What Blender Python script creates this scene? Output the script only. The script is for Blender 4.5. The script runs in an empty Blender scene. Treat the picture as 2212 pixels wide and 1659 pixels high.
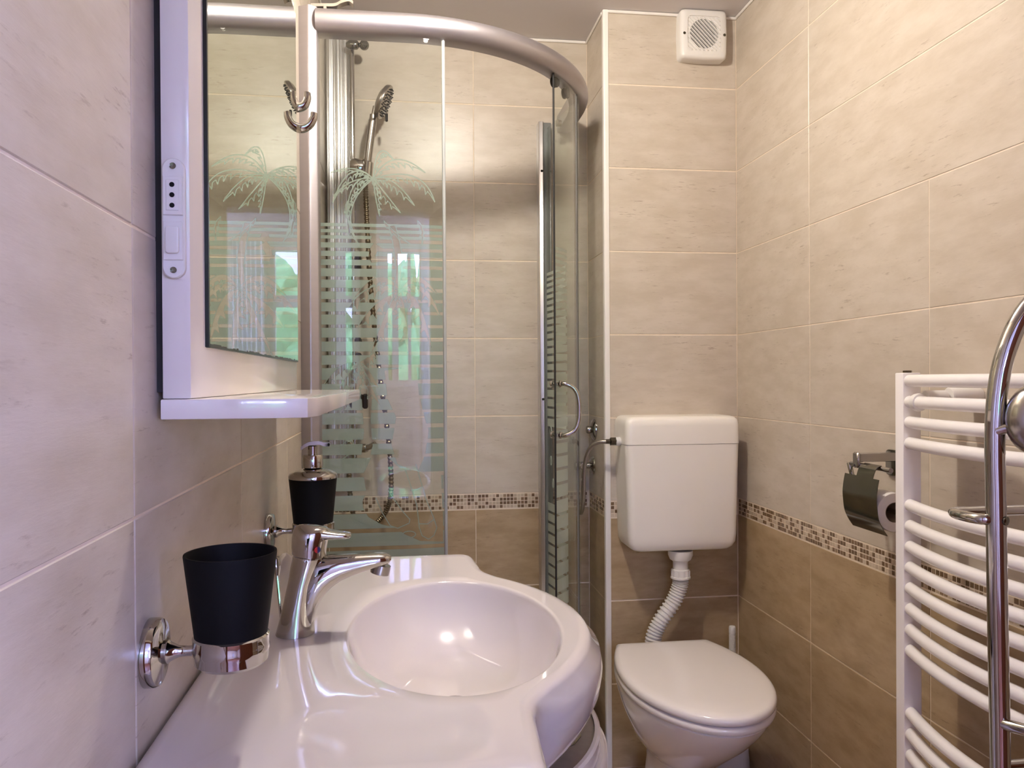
import bpy, bmesh, math, random
import numpy as np
from mathutils import Vector, Matrix

random.seed(7)
S = bpy.context.scene
COL = S.collection
PI = math.pi
ZC = 1.172                      # camera height; all z below are measured from the eye level

# ------------------------------------------------------------------ camera, world, lamps, exposure
F, YAW, PITCH, ROLL = 1700.0, 0.13239, -0.00548, -0.00590
cam = bpy.data.cameras.new('camera')
cam.sensor_fit = 'HORIZONTAL'
cam.sensor_width = 36.0
cam.lens = 36.0 * F / 2212.0
cam.clip_start = 0.02
cam_o = bpy.data.objects.new('camera', cam)
COL.objects.link(cam_o)
cy, sy, cp, sp, cr, sr = math.cos(YAW), math.sin(YAW), math.cos(PITCH), math.sin(PITCH), math.cos(ROLL), math.sin(ROLL)
fw = Vector((sy * cp, cy * cp, sp))
rt = Vector((cy, -sy, 0))
up = rt.cross(fw)
rt2, up2 = cr * rt + sr * up, -sr * rt + cr * up
cam_o.matrix_world = Matrix(((rt2.x, up2.x, -fw.x, 0), (rt2.y, up2.y, -fw.y, 0), (rt2.z, up2.z, -fw.z, ZC), (0, 0, 0, 1)))
S.camera = cam_o

world = bpy.data.worlds.new('sky')
S.world = world
world.use_nodes = True
bg = world.node_tree.nodes['Background']
bg.inputs[0].default_value = (0.41, 0.46, 1.0, 1)
bg.inputs[1].default_value = 32.0

def light(name, kind, loc, energy, color, **kw):
    l = bpy.data.lights.new(name, kind)
    l.energy = energy
    l.color = color
    for k, v in kw.items():
        setattr(l, k, v)
    o = bpy.data.objects.new(name, l)
    o.location = (loc[0], loc[1], loc[2] + ZC)
    COL.objects.link(o)
    return o

light('ceiling_bulb', 'POINT', (0.15, 1.40, 1.035), 20.0, (1.0, 0.935, 0.85), shadow_soft_size=0.035)
for nm, loc, sx, sy, rot in (('window_portal', (0.235, -2.46, 0.50), 0.86, 1.14, (PI / 2, 0, 0)), ('added_side_window_portal', (1.64, -1.45, 0.325), 1.3, 1.3, (PI / 2, 0, PI / 2))):  # second portal serves the side window added for extra daylight
    pl = light(nm, 'AREA', loc, 1.0, (1, 1, 1), shape='RECTANGLE', size=sx, size_y=sy)
    pl.rotation_euler = rot
    pl.data.cycles.is_portal = True

S.view_settings.view_transform = 'Standard'
S.view_settings.look = 'None'
S.view_settings.gamma = 1.0
S.view_settings.use_curve_mapping = False
S.view_settings.exposure = 0.74
S.cycles.use_denoising = True
S.cycles.max_bounces = 12
S.cycles.transparent_max_bounces = 24
S.cycles.caustics_reflective = False
S.cycles.caustics_refractive = False

# ------------------------------------------------------------------ materials
def lin(c):
    return tuple(((v / 255.0) / 12.92) if v <= 10.3 else (((v / 255.0) + 0.055) / 1.055) ** 2.4 for v in c)

def principled(name, rgb, rough=0.4, metal=0.0, spec=0.5, coat=0.0):
    m = bpy.data.materials.new(name)
    m.use_nodes = True
    b = m.node_tree.nodes['Principled BSDF']
    b.inputs['Base Color'].default_value = (*lin(rgb), 1)
    b.inputs['Roughness'].default_value = rough
    b.inputs['Metallic'].default_value = metal
    b.inputs['Specular IOR Level'].default_value = spec
    b.inputs['Coat Weight'].default_value = coat
    return m

def noisy(m, scale=(40, 40, 40), amount=0.06, bump=0.0, detail=4):
    """fine procedural variation of a principled material's base colour and relief"""
    nt = m.node_tree
    b = nt.nodes['Principled BSDF']
    base = tuple(b.inputs['Base Color'].default_value)
    g = nt.nodes.new('ShaderNodeNewGeometry')
    mp = nt.nodes.new('ShaderNodeMapping')
    mp.inputs['Scale'].default_value = scale
    n = nt.nodes.new('ShaderNodeTexNoise')
    n.inputs['Scale'].default_value = 1.0
    n.inputs['Detail'].default_value = detail
    mx = nt.nodes.new('ShaderNodeMix')
    mx.data_type = 'RGBA'
    mx.inputs[6].default_value = tuple(max(0, v * (1 - amount)) for v in base[:3]) + (1,)
    mx.inputs[7].default_value = tuple(min(1, v * (1 + amount)) for v in base[:3]) + (1,)
    nt.links.new(g.outputs['Position'], mp.inputs['Vector'])
    nt.links.new(mp.outputs[0], n.inputs['Vector'])
    nt.links.new(n.outputs[0], mx.inputs[0])
    nt.links.new(mx.outputs[2], b.inputs['Base Color'])
    if bump:
        bp = nt.nodes.new('ShaderNodeBump')
        bp.inputs['Strength'].default_value = bump
        bp.inputs['Distance'].default_value = 0.002
        nt.links.new(n.outputs[0], bp.inputs['Height'])
        nt.links.new(bp.outputs[0], b.inputs['Normal'])
    return m

def tile_mat(name, c1, c2, cv, rough=0.32):
    """travertine look: cloudy beige, thin darker streaks along the horizontal, offset per tile"""
    m = bpy.data.materials.new(name)
    m.use_nodes = True
    nt = m.node_tree
    L = nt.links.new
    b = nt.nodes['Principled BSDF']
    b.inputs['Roughness'].default_value = rough
    b.inputs['Specular IOR Level'].default_value = 0.45
    g = nt.nodes.new('ShaderNodeNewGeometry')
    oi = nt.nodes.new('ShaderNodeObjectInfo')
    mul = nt.nodes.new('ShaderNodeMath'); mul.operation = 'MULTIPLY'; mul.inputs[1].default_value = 37.0
    add = nt.nodes.new('ShaderNodeVectorMath'); add.operation = 'ADD'
    L(oi.outputs['Random'], mul.inputs[0])
    L(g.outputs['Position'], add.inputs[0])
    L(mul.outputs[0], add.inputs[1])
    def nz(sc, det, rough_):
        mp = nt.nodes.new('ShaderNodeMapping'); mp.inputs['Scale'].default_value = sc
        n = nt.nodes.new('ShaderNodeTexNoise'); n.inputs['Scale'].default_value = 1.0
        n.inputs['Detail'].default_value = det; n.inputs['Roughness'].default_value = rough_
        L(add.outputs[0], mp.inputs['Vector']); L(mp.outputs[0], n.inputs['Vector'])
        return n
    n1 = nz((9, 9, 26), 5, 0.6)
    n2 = nz((24, 24, 170), 6, 0.70)
    n3 = nz((6, 6, 14), 2, 0.5)
    mx = nt.nodes.new('ShaderNodeMix'); mx.data_type = 'RGBA'
    mx.inputs[6].default_value = (*lin(c1), 1); mx.inputs[7].default_value = (*lin(c2), 1)
    r1 = nt.nodes.new('ShaderNodeMapRange'); r1.inputs[1].default_value = 0.36; r1.inputs[2].default_value = 0.64
    L(n1.outputs[0], r1.inputs[0]); L(r1.outputs[0], mx.inputs[0])
    r2 = nt.nodes.new('ShaderNodeMapRange'); r2.inputs[1].default_value = 0.58; r2.inputs[2].default_value = 0.68
    L(n2.outputs[0], r2.inputs[0])
    r3 = nt.nodes.new('ShaderNodeMapRange'); r3.inputs[1].default_value = 0.45; r3.inputs[2].default_value = 0.62
    L(n3.outputs[0], r3.inputs[0])
    mm = nt.nodes.new('ShaderNodeMath'); mm.operation = 'MULTIPLY'
    L(r2.outputs[0], mm.inputs[0]); L(r3.outputs[0], mm.inputs[1])
    ms = nt.nodes.new('ShaderNodeMath'); ms.operation = 'MULTIPLY'; ms.inputs[1].default_value = 0.62
    L(mm.outputs[0], ms.inputs[0])
    mx2 = nt.nodes.new('ShaderNodeMix'); mx2.data_type = 'RGBA'
    mx2.inputs[7].default_value = (*lin(cv), 1)
    L(ms.outputs[0], mx2.inputs[0]); L(mx.outputs[2], mx2.inputs[6])
    L(mx2.outputs[2], b.inputs['Base Color'])
    bp = nt.nodes.new('ShaderNodeBump'); bp.inputs['Strength'].default_value = 0.25; bp.inputs['Distance'].default_value = 0.001
    L(n2.outputs[0], bp.inputs['Height']); L(bp.outputs[0], b.inputs['Normal'])
    return m

def glass_mat(name, tint, gloss_rough=0.0, ior=1.5):
    """thin clear glass: transparent with Fresnel reflection on each face"""
    m = bpy.data.materials.new(name)
    m.use_nodes = True
    nt = m.node_tree
    nt.nodes.remove(nt.nodes['Principled BSDF'])
    out = nt.nodes['Material Output']
    lw = nt.nodes.new('ShaderNodeLayerWeight'); lw.inputs[0].default_value = 0.5
    pw = nt.nodes.new('ShaderNodeMath'); pw.operation = 'POWER'; pw.inputs[1].default_value = 5.0
    fr = nt.nodes.new('ShaderNodeMapRange'); fr.inputs[3].default_value = ((ior - 1) / (ior + 1)) ** 2
    nt.links.new(lw.outputs['Facing'], pw.inputs[0]); nt.links.new(pw.outputs[0], fr.inputs[0])
    t = nt.nodes.new('ShaderNodeBsdfTransparent'); t.inputs[0].default_value = (*tint, 1)
    gl = nt.nodes.new('ShaderNodeBsdfGlossy'); gl.inputs['Roughness'].default_value = gloss_rough
    mx = nt.nodes.new('ShaderNodeMixShader')
    nt.links.new(fr.outputs[0], mx.inputs[0]); nt.links.new(t.outputs[0], mx.inputs[1]); nt.links.new(gl.outputs[0], mx.inputs[2])
    nt.links.new(mx.outputs[0], out.inputs[0])
    return m

def frost_mat(name, rgb, attr=None, cover=0.82):
    """etched print on glass: scattering film where the print covers, clear elsewhere"""
    m = bpy.data.materials.new(name)
    m.use_nodes = True
    nt = m.node_tree
    L = nt.links.new
    nt.nodes.remove(nt.nodes['Principled BSDF'])
    out = nt.nodes['Material Output']
    d = nt.nodes.new('ShaderNodeBsdfDiffuse'); d.inputs[0].default_value = (*lin(rgb), 1)
    tl = nt.nodes.new('ShaderNodeBsdfTranslucent'); tl.inputs[0].default_value = (*lin(rgb), 1)
    ms = nt.nodes.new('ShaderNodeMixShader'); ms.inputs[0].default_value = 0.5
    L(d.outputs[0], ms.inputs[1]); L(tl.outputs[0], ms.inputs[2])
    t = nt.nodes.new('ShaderNodeBsdfTransparent')
    mx = nt.nodes.new('ShaderNodeMixShader')
    if attr:
        a = nt.nodes.new('ShaderNodeAttribute'); a.attribute_name = attr
        r = nt.nodes.new('ShaderNodeMapRange')
        r.inputs[1].default_value = 0.38; r.inputs[2].default_value = 0.62; r.inputs[4].default_value = cover
        L(a.outputs['Fac'], r.inputs[0]); L(r.outputs[0], mx.inputs[0])
    else:
        mx.inputs[0].default_value = cover
    L(t.outputs[0], mx.inputs[1]); L(ms.outputs[0], mx.inputs[2])
    L(mx.outputs[0], out.inputs[0])
    return m

M = {}
M['tile'] = tile_mat('travertine_tile', (206, 194, 178), (194, 181, 163), (142, 121, 101))
M['tile_low'] = tile_mat('travertine_tile_brown', (184, 160, 126), (165, 141, 106), (110, 88, 60))
M['grout'] = noisy(principled('cream_grout', (232, 216, 194), 0.85), (60, 60, 60), 0.12)
M['floor_tile'] = tile_mat('floor_tile_brown', (180, 154, 126), (160, 132, 104), (120, 95, 70), 0.35)
M['ceiling'] = noisy(principled('ceiling_paint', (220, 214, 213), 0.9), (8, 8, 8), 0.03)
M['plaster'] = noisy(principled('hall_plaster', (226, 214, 200), 0.9), (8, 8, 8), 0.03)
M['white_trim'] = noisy(principled('white_plastic_trim', (238, 232, 224), 0.35), (30, 30, 30), 0.03)
M['porcelain'] = noisy(principled('white_porcelain', (246, 240, 236), 0.08, coat=0.4), (12, 12, 12), 0.015)
M['basin'] = noisy(principled('glazed_basin_white', (220, 212, 210), 0.07, coat=0.5), (12, 12, 12), 0.015)
M['lid_white'] = noisy(principled('glossy_white_seat', (244, 237, 232), 0.14), (12, 12, 12), 0.015)
M['cistern'] = noisy(principled('ivory_plastic', (246, 240, 229), 0.28), (12, 12, 12), 0.02)
M['white_plastic'] = noisy(principled('white_plastic', (232, 228, 222), 0.35), (20, 20, 20), 0.02)
M['lacquer'] = noisy(principled('white_lacquer', (236, 228, 220), 0.12, coat=0.3), (10, 10, 10), 0.02)
M['enamel'] = noisy(principled('white_radiator_enamel', (250, 245, 242), 0.25), (20, 20, 20), 0.02)
M['chrome'] = noisy(principled('chrome', (188, 185, 182), 0.06, 1.0), (20, 20, 20), 0.03)
M['chrome_soft'] = noisy(principled('satin_chrome', (176, 171, 166), 0.22, 1.0), (30, 30, 30), 0.05)
M['alu'] = noisy(principled('satin_aluminium', (176, 170, 172), 0.42, 0.9), (4, 4, 120), 0.05)
M['alu_bright'] = noisy(principled('bright_aluminium', (220, 218, 216), 0.28, 0.9), (4, 4, 90), 0.04)
M['steel_dark'] = noisy(principled('dark_polished_steel', (120, 118, 108), 0.12, 1.0), (12, 12, 12), 0.15)
M['black'] = noisy(principled('black_soft_touch', (9, 9, 11), 0.6, spec=0.16), (200, 200, 200), 0.25)
M['black_gloss'] = noisy(principled('black_plastic', (22, 21, 22), 0.3), (60, 60, 60), 0.2)
M['rubber'] = noisy(principled('dark_rubber', (30, 28, 26), 0.7), (60, 60, 60), 0.2)
M['hole'] = noisy(principled('dark_hole', (12, 11, 10), 0.9), (60, 60, 60), 0.1)
M['red'] = noisy(principled('red_dot', (190, 30, 28), 0.3), (60, 60, 60), 0.05)
M['blue'] = noisy(principled('blue_dot', (28, 34, 92), 0.3), (60, 60, 60), 0.05)
M['paper'] = noisy(principled('toilet_paper', (238, 232, 226), 0.95), (90, 90, 90), 0.04, 0.3)
M['cardboard'] = noisy(principled('cardboard_core', (168, 146, 122), 0.9), (90, 90, 90), 0.1)
M['wood'] = noisy(principled('brown_door_wood', (112, 60, 32), 0.35), (14, 14, 1.5), 0.35)
M['leaf'] = noisy(principled('green_leaves', (96, 160, 92), 0.6), (16, 16, 16), 0.85)
M['curtain'] = noisy(principled('white_curtain', (235, 235, 240), 0.9), (30, 30, 3), 0.06)
M['vanity_top'] = noisy(principled('taupe_gloss_board', (150, 136, 122), 0.25), (80, 80, 80), 0.12)
M['mirror'] = principled('mirror_silver', (226, 232, 222), 0.0, 1.0)
M['mirror_edge'] = noisy(principled('dark_mirror_edge', (24, 26, 26), 0.3), (60, 60, 60), 0.1)
M['hose_metal'] = noisy(principled('steel_hose', (112, 99, 80), 0.3, 0.9), (200, 200, 200), 0.2)
M['braid'] = noisy(principled('braided_hose', (160, 152, 142), 0.35, 0.8), (500, 500, 500), 0.35)
M['glass'] = glass_mat('shower_glass', (0.955, 0.975, 0.96))
M['pane'] = glass_mat('window_glass', (0.98, 0.98, 0.98))
M['glass_edge'] = noisy(principled('green_glass_edge', (120, 160, 140), 0.15), (60, 60, 60), 0.1)
M['frost'] = frost_mat('etched_frost', (196, 211, 201), 'print', 0.88)
M['frost_band'] = frost_mat('etched_frost_band', (226, 236, 226), None, 0.95)
M['profile_grey'] = noisy(principled('grey_profile', (112, 113, 108), 0.45), (30, 30, 30), 0.06)
M['seal'] = noisy(principled('clear_grey_seal', (170, 172, 170), 0.3), (30, 30, 30), 0.05)
MOS = [noisy(principled('mosaic_%s' % n, c, 0.25), (90, 90, 90), 0.15) for n, c in
       (('dark_brown', (112, 88, 64)), ('brown', (128, 102, 76)), ('taupe', (150, 126, 100)), ('beige', (196, 176, 152)), ('sand', (210, 192, 168)))]
MOS_W = (0.30, 0.18, 0.08, 0.26, 0.18)

# ------------------------------------------------------------------ mesh helpers (coordinates relative to the eye; z up)
class MB:
    def __init__(self):
        self.v, self.f, self.mi = [], [], []
    def add(self, vs, fs, mi=0):
        o = len(self.v)
        self.v += [tuple(p) for p in vs]
        self.f += [tuple(i + o for i in q) for q in fs]
        self.mi += [mi] * len(fs)
        return self
    def box(self, x0, x1, y0, y1, z0, z1, bev=0.0, mi=0, seg=1):
        bm = bmesh.new()
        bmesh.ops.create_cube(bm, size=1.0)
        for q in bm.verts:
            q.co = Vector(((x0 + x1) / 2 + q.co.x * (x1 - x0), (y0 + y1) / 2 + q.co.y * (y1 - y0), (z0 + z1) / 2 + q.co.z * (z1 - z0)))
        if bev:
            bmesh.ops.bevel(bm, geom=bm.edges[:], offset=bev, segments=seg, affect='EDGES', profile=0.5)
        return self.bm(bm, mi)
    def bm(self, bm, mi=0):
        bm.verts.index_update()
        vs = [tuple(q.co) for q in bm.verts]
        fs = [tuple(q.index for q in f.verts) for f in bm.faces]
        bm.free()
        return self.add(vs, fs, mi)
    def loft(self, rings, closed=True, cap0=True, cap1=True, mi=0):
        n = len(rings[0])
        vs = [p for r in rings for p in r]
        fs = []
        for i in range(len(rings) - 1):
            for j in range(n if closed else n - 1):
                k = (j + 1) % n
                fs.append((i * n + j, i * n + k, (i + 1) * n + k, (i + 1) * n + j))
        if cap0:
            fs.append(tuple(range(n))[::-1])
        if cap1:
            fs.append(tuple((len(rings) - 1) * n + j for j in range(n)))
        return self.add(vs, fs, mi)
    def lathe(self, prof, origin, axis=(0, 0, 1), n=32, mi=0, cap0=True, cap1=True):
        a = Vector(axis).normalized()
        u = a.orthogonal().normalized()
        w = a.cross(u)
        o = Vector(origin)
        rings = [[o + a * h + (u * math.cos(2 * PI * j / n) + w * math.sin(2 * PI * j / n)) * max(r, 1e-5) for j in range(n)] for r, h in prof]
        return self.loft(rings, True, cap0, cap1, mi)
    def tube(self, path, rad, n=14, closed=False, mi=0, sx=1.0):
        P = [Vector(p) for p in path]
        m = len(P)
        rr = rad if isinstance(rad, (list, tuple)) else [rad] * m
        T = []
        for i in range(m):
            a = P[(i - 1) % m] if (closed or i > 0) else P[0]
            b = P[(i + 1) % m] if (closed or i < m - 1) else P[-1]
            T.append((b - a).normalized())
        nrm = T[0].orthogonal().normalized()
        rings = []
        for i in range(m):
            nrm = (nrm - T[i] * nrm.dot(T[i]))
            nrm = nrm.normalized() if nrm.length > 1e-6 else T[i].orthogonal().normalized()
            bn = T[i].cross(nrm)
            rings.append([P[i] + (nrm * math.cos(2 * PI * j / n) + bn * math.sin(2 * PI * j / n) * sx) * rr[i] for j in range(n)])
        if closed:
            rings.append(rings[0])
        return self.loft(rings, True, not closed, not closed, mi)
    def sphere(self, c, r, n=24, sc=(1, 1, 1), mi=0):
        prof = [(math.sin(PI * i / 16), -math.cos(PI * i / 16)) for i in range(17)]
        c = Vector(c)
        rings = [[c + Vector((p[0] * math.cos(2 * PI * j / n) * r * sc[0], p[0] * math.sin(2 * PI * j / n) * r * sc[1], p[1] * r * sc[2])) for j in range(n)] for p in prof]
        return self.loft(rings, True, False, False, mi)
    def prism(self, poly, z0, z1, bev=0.0, seg=2, mi=0, bev_bottom=True):
        """plan polygon (x, y) extruded between two heights, rim rounded"""
        bm = bmesh.new()
        lo = [bm.verts.new((x, y, z0)) for x, y in poly]
        hi = [bm.verts.new((x, y, z1)) for x, y in poly]
        n = len(poly)
        bm.faces.new(lo[::-1]); top = bm.faces.new(hi)
        for i in range(n):
            bm.faces.new((lo[i], lo[(i + 1) % n], hi[(i + 1) % n], hi[i]))
        bmesh.ops.recalc_face_normals(bm, faces=bm.faces[:])
        if bev:
            ed = [e for e in bm.edges if abs(e.verts[0].co.z - e.verts[1].co.z) < 1e-7 and (bev_bottom or e.verts[0].co.z > (z0 + z1) / 2)]
            bmesh.ops.bevel(bm, geom=ed, offset=bev, segments=seg, affect='EDGES', profile=0.5, clamp_overlap=True)
        return self.bm(bm, mi)
    def build(self, name, mats, parent=None, smooth=35, fix=True):
        me = bpy.data.meshes.new(name)
        off = Vector((0, 0, ZC))
        if parent is not None:
            off = off - world_loc(parent)
        me.from_pydata([(x + off.x, y + off.y, z + off.z) for x, y, z in self.v], [], self.f)
        for m in (mats if isinstance(mats, (list, tuple)) else [mats]):
            me.materials.append(m)
        me.polygons.foreach_set('material_index', self.mi)
        if fix:
            bm = bmesh.new(); bm.from_mesh(me)
            bmesh.ops.recalc_face_normals(bm, faces=bm.faces[:])
            bm.to_mesh(me); bm.free()
        me.polygons.foreach_set('use_smooth', [bool(smooth)] * len(me.polygons))
        if smooth:
            me.set_sharp_from_angle(angle=math.radians(smooth))
        me.update()
        o = bpy.data.objects.new(name, me)
        COL.objects.link(o)
        if parent is not None:
            o.parent = parent
        return o

def world_loc(o):
    p = Vector((0, 0, 0))
    while o is not None:
        p = p + o.location
        o = o.parent
    return p

def tag(o, label=None, cat=None, group=None, kind=None):
    if label: o['label'] = label
    if cat: o['category'] = cat
    if group: o['group'] = group
    if kind: o['kind'] = kind
    return o

def thing(name, loc, label, cat, group=None):
    o = bpy.data.objects.new(name, None)
    o.empty_display_size = 0.05
    o.location = (loc[0], loc[1], loc[2] + ZC)
    COL.objects.link(o)
    return tag(o, label, cat, group)

def bez(pts, n=24):
    """Catmull-Rom through the points"""
    P = [Vector(p) for p in pts]
    P = [P[0] * 2 - P[1]] + P + [P[-1] * 2 - P[-2]]
    out = []
    m = len(P) - 3
    for i in range(m):
        for k in range(n):
            t = k / n
            a, b, c, d = P[i:i + 4]
            out.append(0.5 * ((2 * b) + (c - a) * t + (2 * a - 5 * b + 4 * c - d) * t * t + (3 * b - a - 3 * c + d) * t ** 3))
    out.append(P[-2])
    return out

def fillet(poly, rad, n=6):
    """round the corners of a closed plan polygon"""
    out = []
    m = len(poly)
    for i in range(m):
        p, a, b = Vector(poly[i]), Vector(poly[i - 1]), Vector(poly[(i + 1) % m])
        r = rad[i] if isinstance(rad, (list, tuple)) else rad
        if r <= 0:
            out.append(tuple(p)); continue
        u, w = (a - p), (b - p)
        r = min(r, u.length * 0.49, w.length * 0.49)
        p0, p1 = p + u.normalized() * r, p + w.normalized() * r
        for k in range(n + 1):
            t = k / n
            out.append(tuple(p0 * (1 - t) ** 2 + p * 2 * t * (1 - t) + p1 * t * t))
    return out

# ------------------------------------------------------------------ the room
WR, YB, YS = 1.0044, 2.3013, 2.5231
XCOL = 0.590                     # left side of the boxed-in column
ZFL, ZCE = -ZC, 1.105
FRONT = -0.16                    # inner face of the wall with the door
def wlx(y):                      # the left wall runs very slightly out of square
    return -0.2264 - 0.0085 * y
Z0 = 0.1334
ROWS_UP = [(-0.3666 + 0.25 * k, -0.1166 + 0.25 * k) for k in range(5)] + [(0.8834, ZCE - 0.008)]
ROWS_LOW = [(-0.4166 - 0.25 * (k + 1), -0.4166 - 0.25 * k) for k in range(3)]
ROWS_LOW[2] = (ZFL, ROWS_LOW[2][1])
J = 0.0011                       # half joint
JZ = 0.0020                      # bed joints are wider than the upright ones
TH = 0.0010                      # tiles stand this proud of the grout

def wall_slab(name, x0, x1, y0, y1, z0=ZFL, z1=ZCE, mat='grout', left=False):
    m = MB().box(x0, x1, y0, y1, z0 - 0.04, z1 + 0.03)
    if left:
        m.v = [(x + wlx(y), y, z) for x, y, z in m.v]
    o = m.build(name, M[mat], None, 0)
    return tag(o, kind='structure')

def tiles(parent, along, cuts, face, sign, left=False, upper=None):
    """along 'x' or 'y': tiles on a wall whose face lies at `face`, standing proud towards sign"""
    for rows, mt in ((ROWS_UP, 'tile'), (ROWS_LOW, 'tile_low')):
        for z0, z1 in rows:
            cc = upper if upper and z0 > 0.35 else cuts
            for a, b in zip(cc[:-1], cc[1:]):
                dd = TH + random.uniform(-0.0002, 0.0002)
                lo, hi = (face - 0.002, face + dd) if sign > 0 else (face - dd, face + 0.002)
                m = MB()
                if along == 'x':
                    m.box(a + J, b - J, lo, hi, z0 + JZ, z1 - JZ, 0.0008)
                else:
                    m.box(lo, hi, a + J, b - J, z0 + J, z1 - J, 0.0009)
                if left:
                    m.v = [(x + wlx(y), y, z) for x, y, z in m.v]
                m.build('tile', M[mt], parent, 30)

PM = 0.01158
_mos_mesh = {}
def mosaic(parent, along, a, b, face, sign, single=None, left=False):
    """four rows of small glass-stone squares; those in the range `single` are parts of their own"""
    n = int((b - a) / PM)
    stuff = MB()
    for i in range(n):
        for r in range(4):
            c = a + (i + 0.5) * PM
            z = -0.3666 - 0.0018 - (r + 0.5) * 0.01158
            h = PM / 2 - 0.0011
            k = random.choices(range(5), MOS_W)[0]
            dd = 0.0007 + random.uniform(0, 0.0004)
            if single and single[0] <= c <= single[1]:
                key = (along, k)
                if key not in _mos_mesh:
                    mm = MB().box(-0.0012, 0.0012, -h, h, -h, h, 0.0005)
                    t = mm.build('mosaic_tile', MOS[k], None, 30)
                    t.data.transform(Matrix.Translation((0, 0, -ZC)))
                    _mos_mesh[key] = t.data
                    bpy.data.objects.remove(t)
                o = bpy.data.objects.new('mosaic_tile', _mos_mesh[key])
                o.location = (face - sign * 0 + (sign * (dd - 0.0012)), c, z + ZC)
                COL.objects.link(o); o.parent = parent
                continue
            lo, hi = (face - 0.001, face + dd) if sign > 0 else (face - dd, face + 0.001)
            if along == 'x':
                stuff.box(c - h, c + h, lo, hi, z - h, z + h, 0, k)
            else:
                stuff.box(lo, hi, c - h, c + h, z - h, z + h, 0, k)
    if left:
        stuff.v = [(x + wlx(y), y, z) for x, y, z in stuff.v]
    if stuff.v:
        tag(stuff.build('mosaic_band', MOS, parent, 0), kind='stuff')

wl = wall_slab('wall_left', -0.12, 0.0, FRONT - 0.05, YS + 0.1, left=True)
tiles(wl, 'y', [FRONT, 0.2506, 0.7076, 1.1646, 1.6216, 2.0786, YS], 0.0, 1, left=True)
mosaic(wl, 'y', FRONT, YS, 0.0, 1, left=True)
wr = wall_slab('wall_right', WR, WR + 0.12, FRONT - 0.05, YB + 0.1)
tiles(wr, 'y', [FRONT, 0.0346, 0.4917, 0.9487, 1.4058, 1.863, YB], WR, -1, upper=[FRONT, 0.0346, 0.9487, 1.863, YB])
mosaic(wr, 'y', 0.95, YB - 0.002, WR, -1, single=(1.26, 1.90))
wre = wall_slab('wall_rear', XCOL + 0.004, WR + 0.05, YB, YB + 0.2)
tiles(wre, 'x', [XCOL + 0.013, WR - 0.0016], YB, -1)
mosaic(wre, 'x', XCOL + 0.013, WR - 0.003, YB, -1)
wsi = wall_slab('wall_side', XCOL, XCOL + 0.1, YB + 0.004, YS + 0.1)
tiles(wsi, 'y', [YB + 0.013, YS], XCOL, -1)
mosaic(wsi, 'y', YB + 0.013, YS - 0.002, XCOL, -1)
wb = wall_slab('wall_back', -0.32, XCOL + 0.05, YS, YS + 0.1)
tiles(wb, 'x', [-0.2455, 0.2163, XCOL - 0.0016], YS, -1)
mosaic(wb, 'x', -0.24, XCOL - 0.003, YS, -1)

fl = tag(MB().box(-0.36, WR + 0.1, FRONT - 0.1, YS + 0.1, ZFL - 0.08, ZFL - 0.0015).build('floor', M['grout'], None, 0), kind='structure')
for i in range(4):
    for j in range(9):
        x0, y0 = -0.26 + 0.333 * i, FRONT - 0.1 + 0.333 * j
        x1, y1 = min(x0 + 0.333, WR), min(y0 + 0.333, YB if x0 + 0.1 > XCOL else YS)
        if x1 - x0 > 0.02 and y1 - y0 > 0.02:
            MB().box(x0 + J, x1 - J, y0 + J, y1 - J, ZFL - 0.004, ZFL, 0.0006).build('floor_tile', M['floor_tile'], fl, 30)
tag(MB().box(-0.36, WR + 0.1, FRONT - 0.1, YS + 0.1, ZCE, ZCE + 0.06).build('ceiling', M['ceiling'], None, 0), kind='structure')

# white strips: corner of the column, along the ceiling
t = MB().prism(fillet([(XCOL - 0.004, YB + 0.012), (XCOL - 0.004, YB - 0.004), (XCOL + 0.012, YB - 0.004), (XCOL + 0.012, YB + 0.012)], [0, 0.006, 0, 0], 4), ZFL, ZCE - 0.001)
tag(t.build('trim_1', M['white_trim']), kind='structure')
for i, b in enumerate(((XCOL + 0.012, WR, YB - 0.006, YB, 1), (XCOL - 0.006, XCOL, YB + 0.012, YS, 1), (-0.24, XCOL - 0.006, YS - 0.006, YS, 1), (WR - 0.006, WR, FRONT, YB - 0.006, 1))):
    tag(MB().box(b[0], b[1], b[2], b[3], ZCE - 0.010, ZCE - 0.001, 0.002).build('trim_%d' % (i + 2), M['white_trim']), kind='structure')
m = MB().box(0, 0.006, 0.0, YS - 0.006, ZCE - 0.010, ZCE - 0.001, 0.002)
m.v = [(x + wlx(y), y, z) for x, y, z in m.v]
tag(m.build('trim_6', M['white_trim']), kind='structure')

# wall with the doorway behind the camera, brown frame and open leaf, and the hall with its window
DX0, DX1, DZ = -0.16, 0.58, 0.84
wf = MB().box(-0.40, DX0, FRONT - 0.1, FRONT, ZFL, ZCE).box(DX1, WR + 0.1, FRONT - 0.1, FRONT, ZFL, ZCE).box(DX0, DX1, FRONT - 0.1, FRONT, DZ, ZCE)
tag(wf.build('wall_front', M['plaster'], None, 0), kind='structure')
d = MB()
for a, b in ((DX0 - 0.06, DX0 + 0.015), (DX1 - 0.015, DX1 + 0.06)):
    d.box(a, b, FRONT - 0.115, FRONT + 0.015, ZFL, DZ + 0.05, 0.003)
d.box(DX0 - 0.06, DX1 + 0.06, FRONT - 0.115, FRONT + 0.015, DZ - 0.015, DZ + 0.05, 0.003)
dr = tag(d.build('door_1', M['wood'], None, 30), kind='structure')
lf = MB().box(0, 0.70, -0.018, 0.018, ZFL + 0.008, DZ - 0.02, 0.003)
lf.box(0.10, 0.60, -0.022, 0.022, -0.9, -0.35, 0.006).box(0.10, 0.60, -0.022, 0.022, -0.15, 0.68, 0.006)
ang = math.radians(57)
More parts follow.
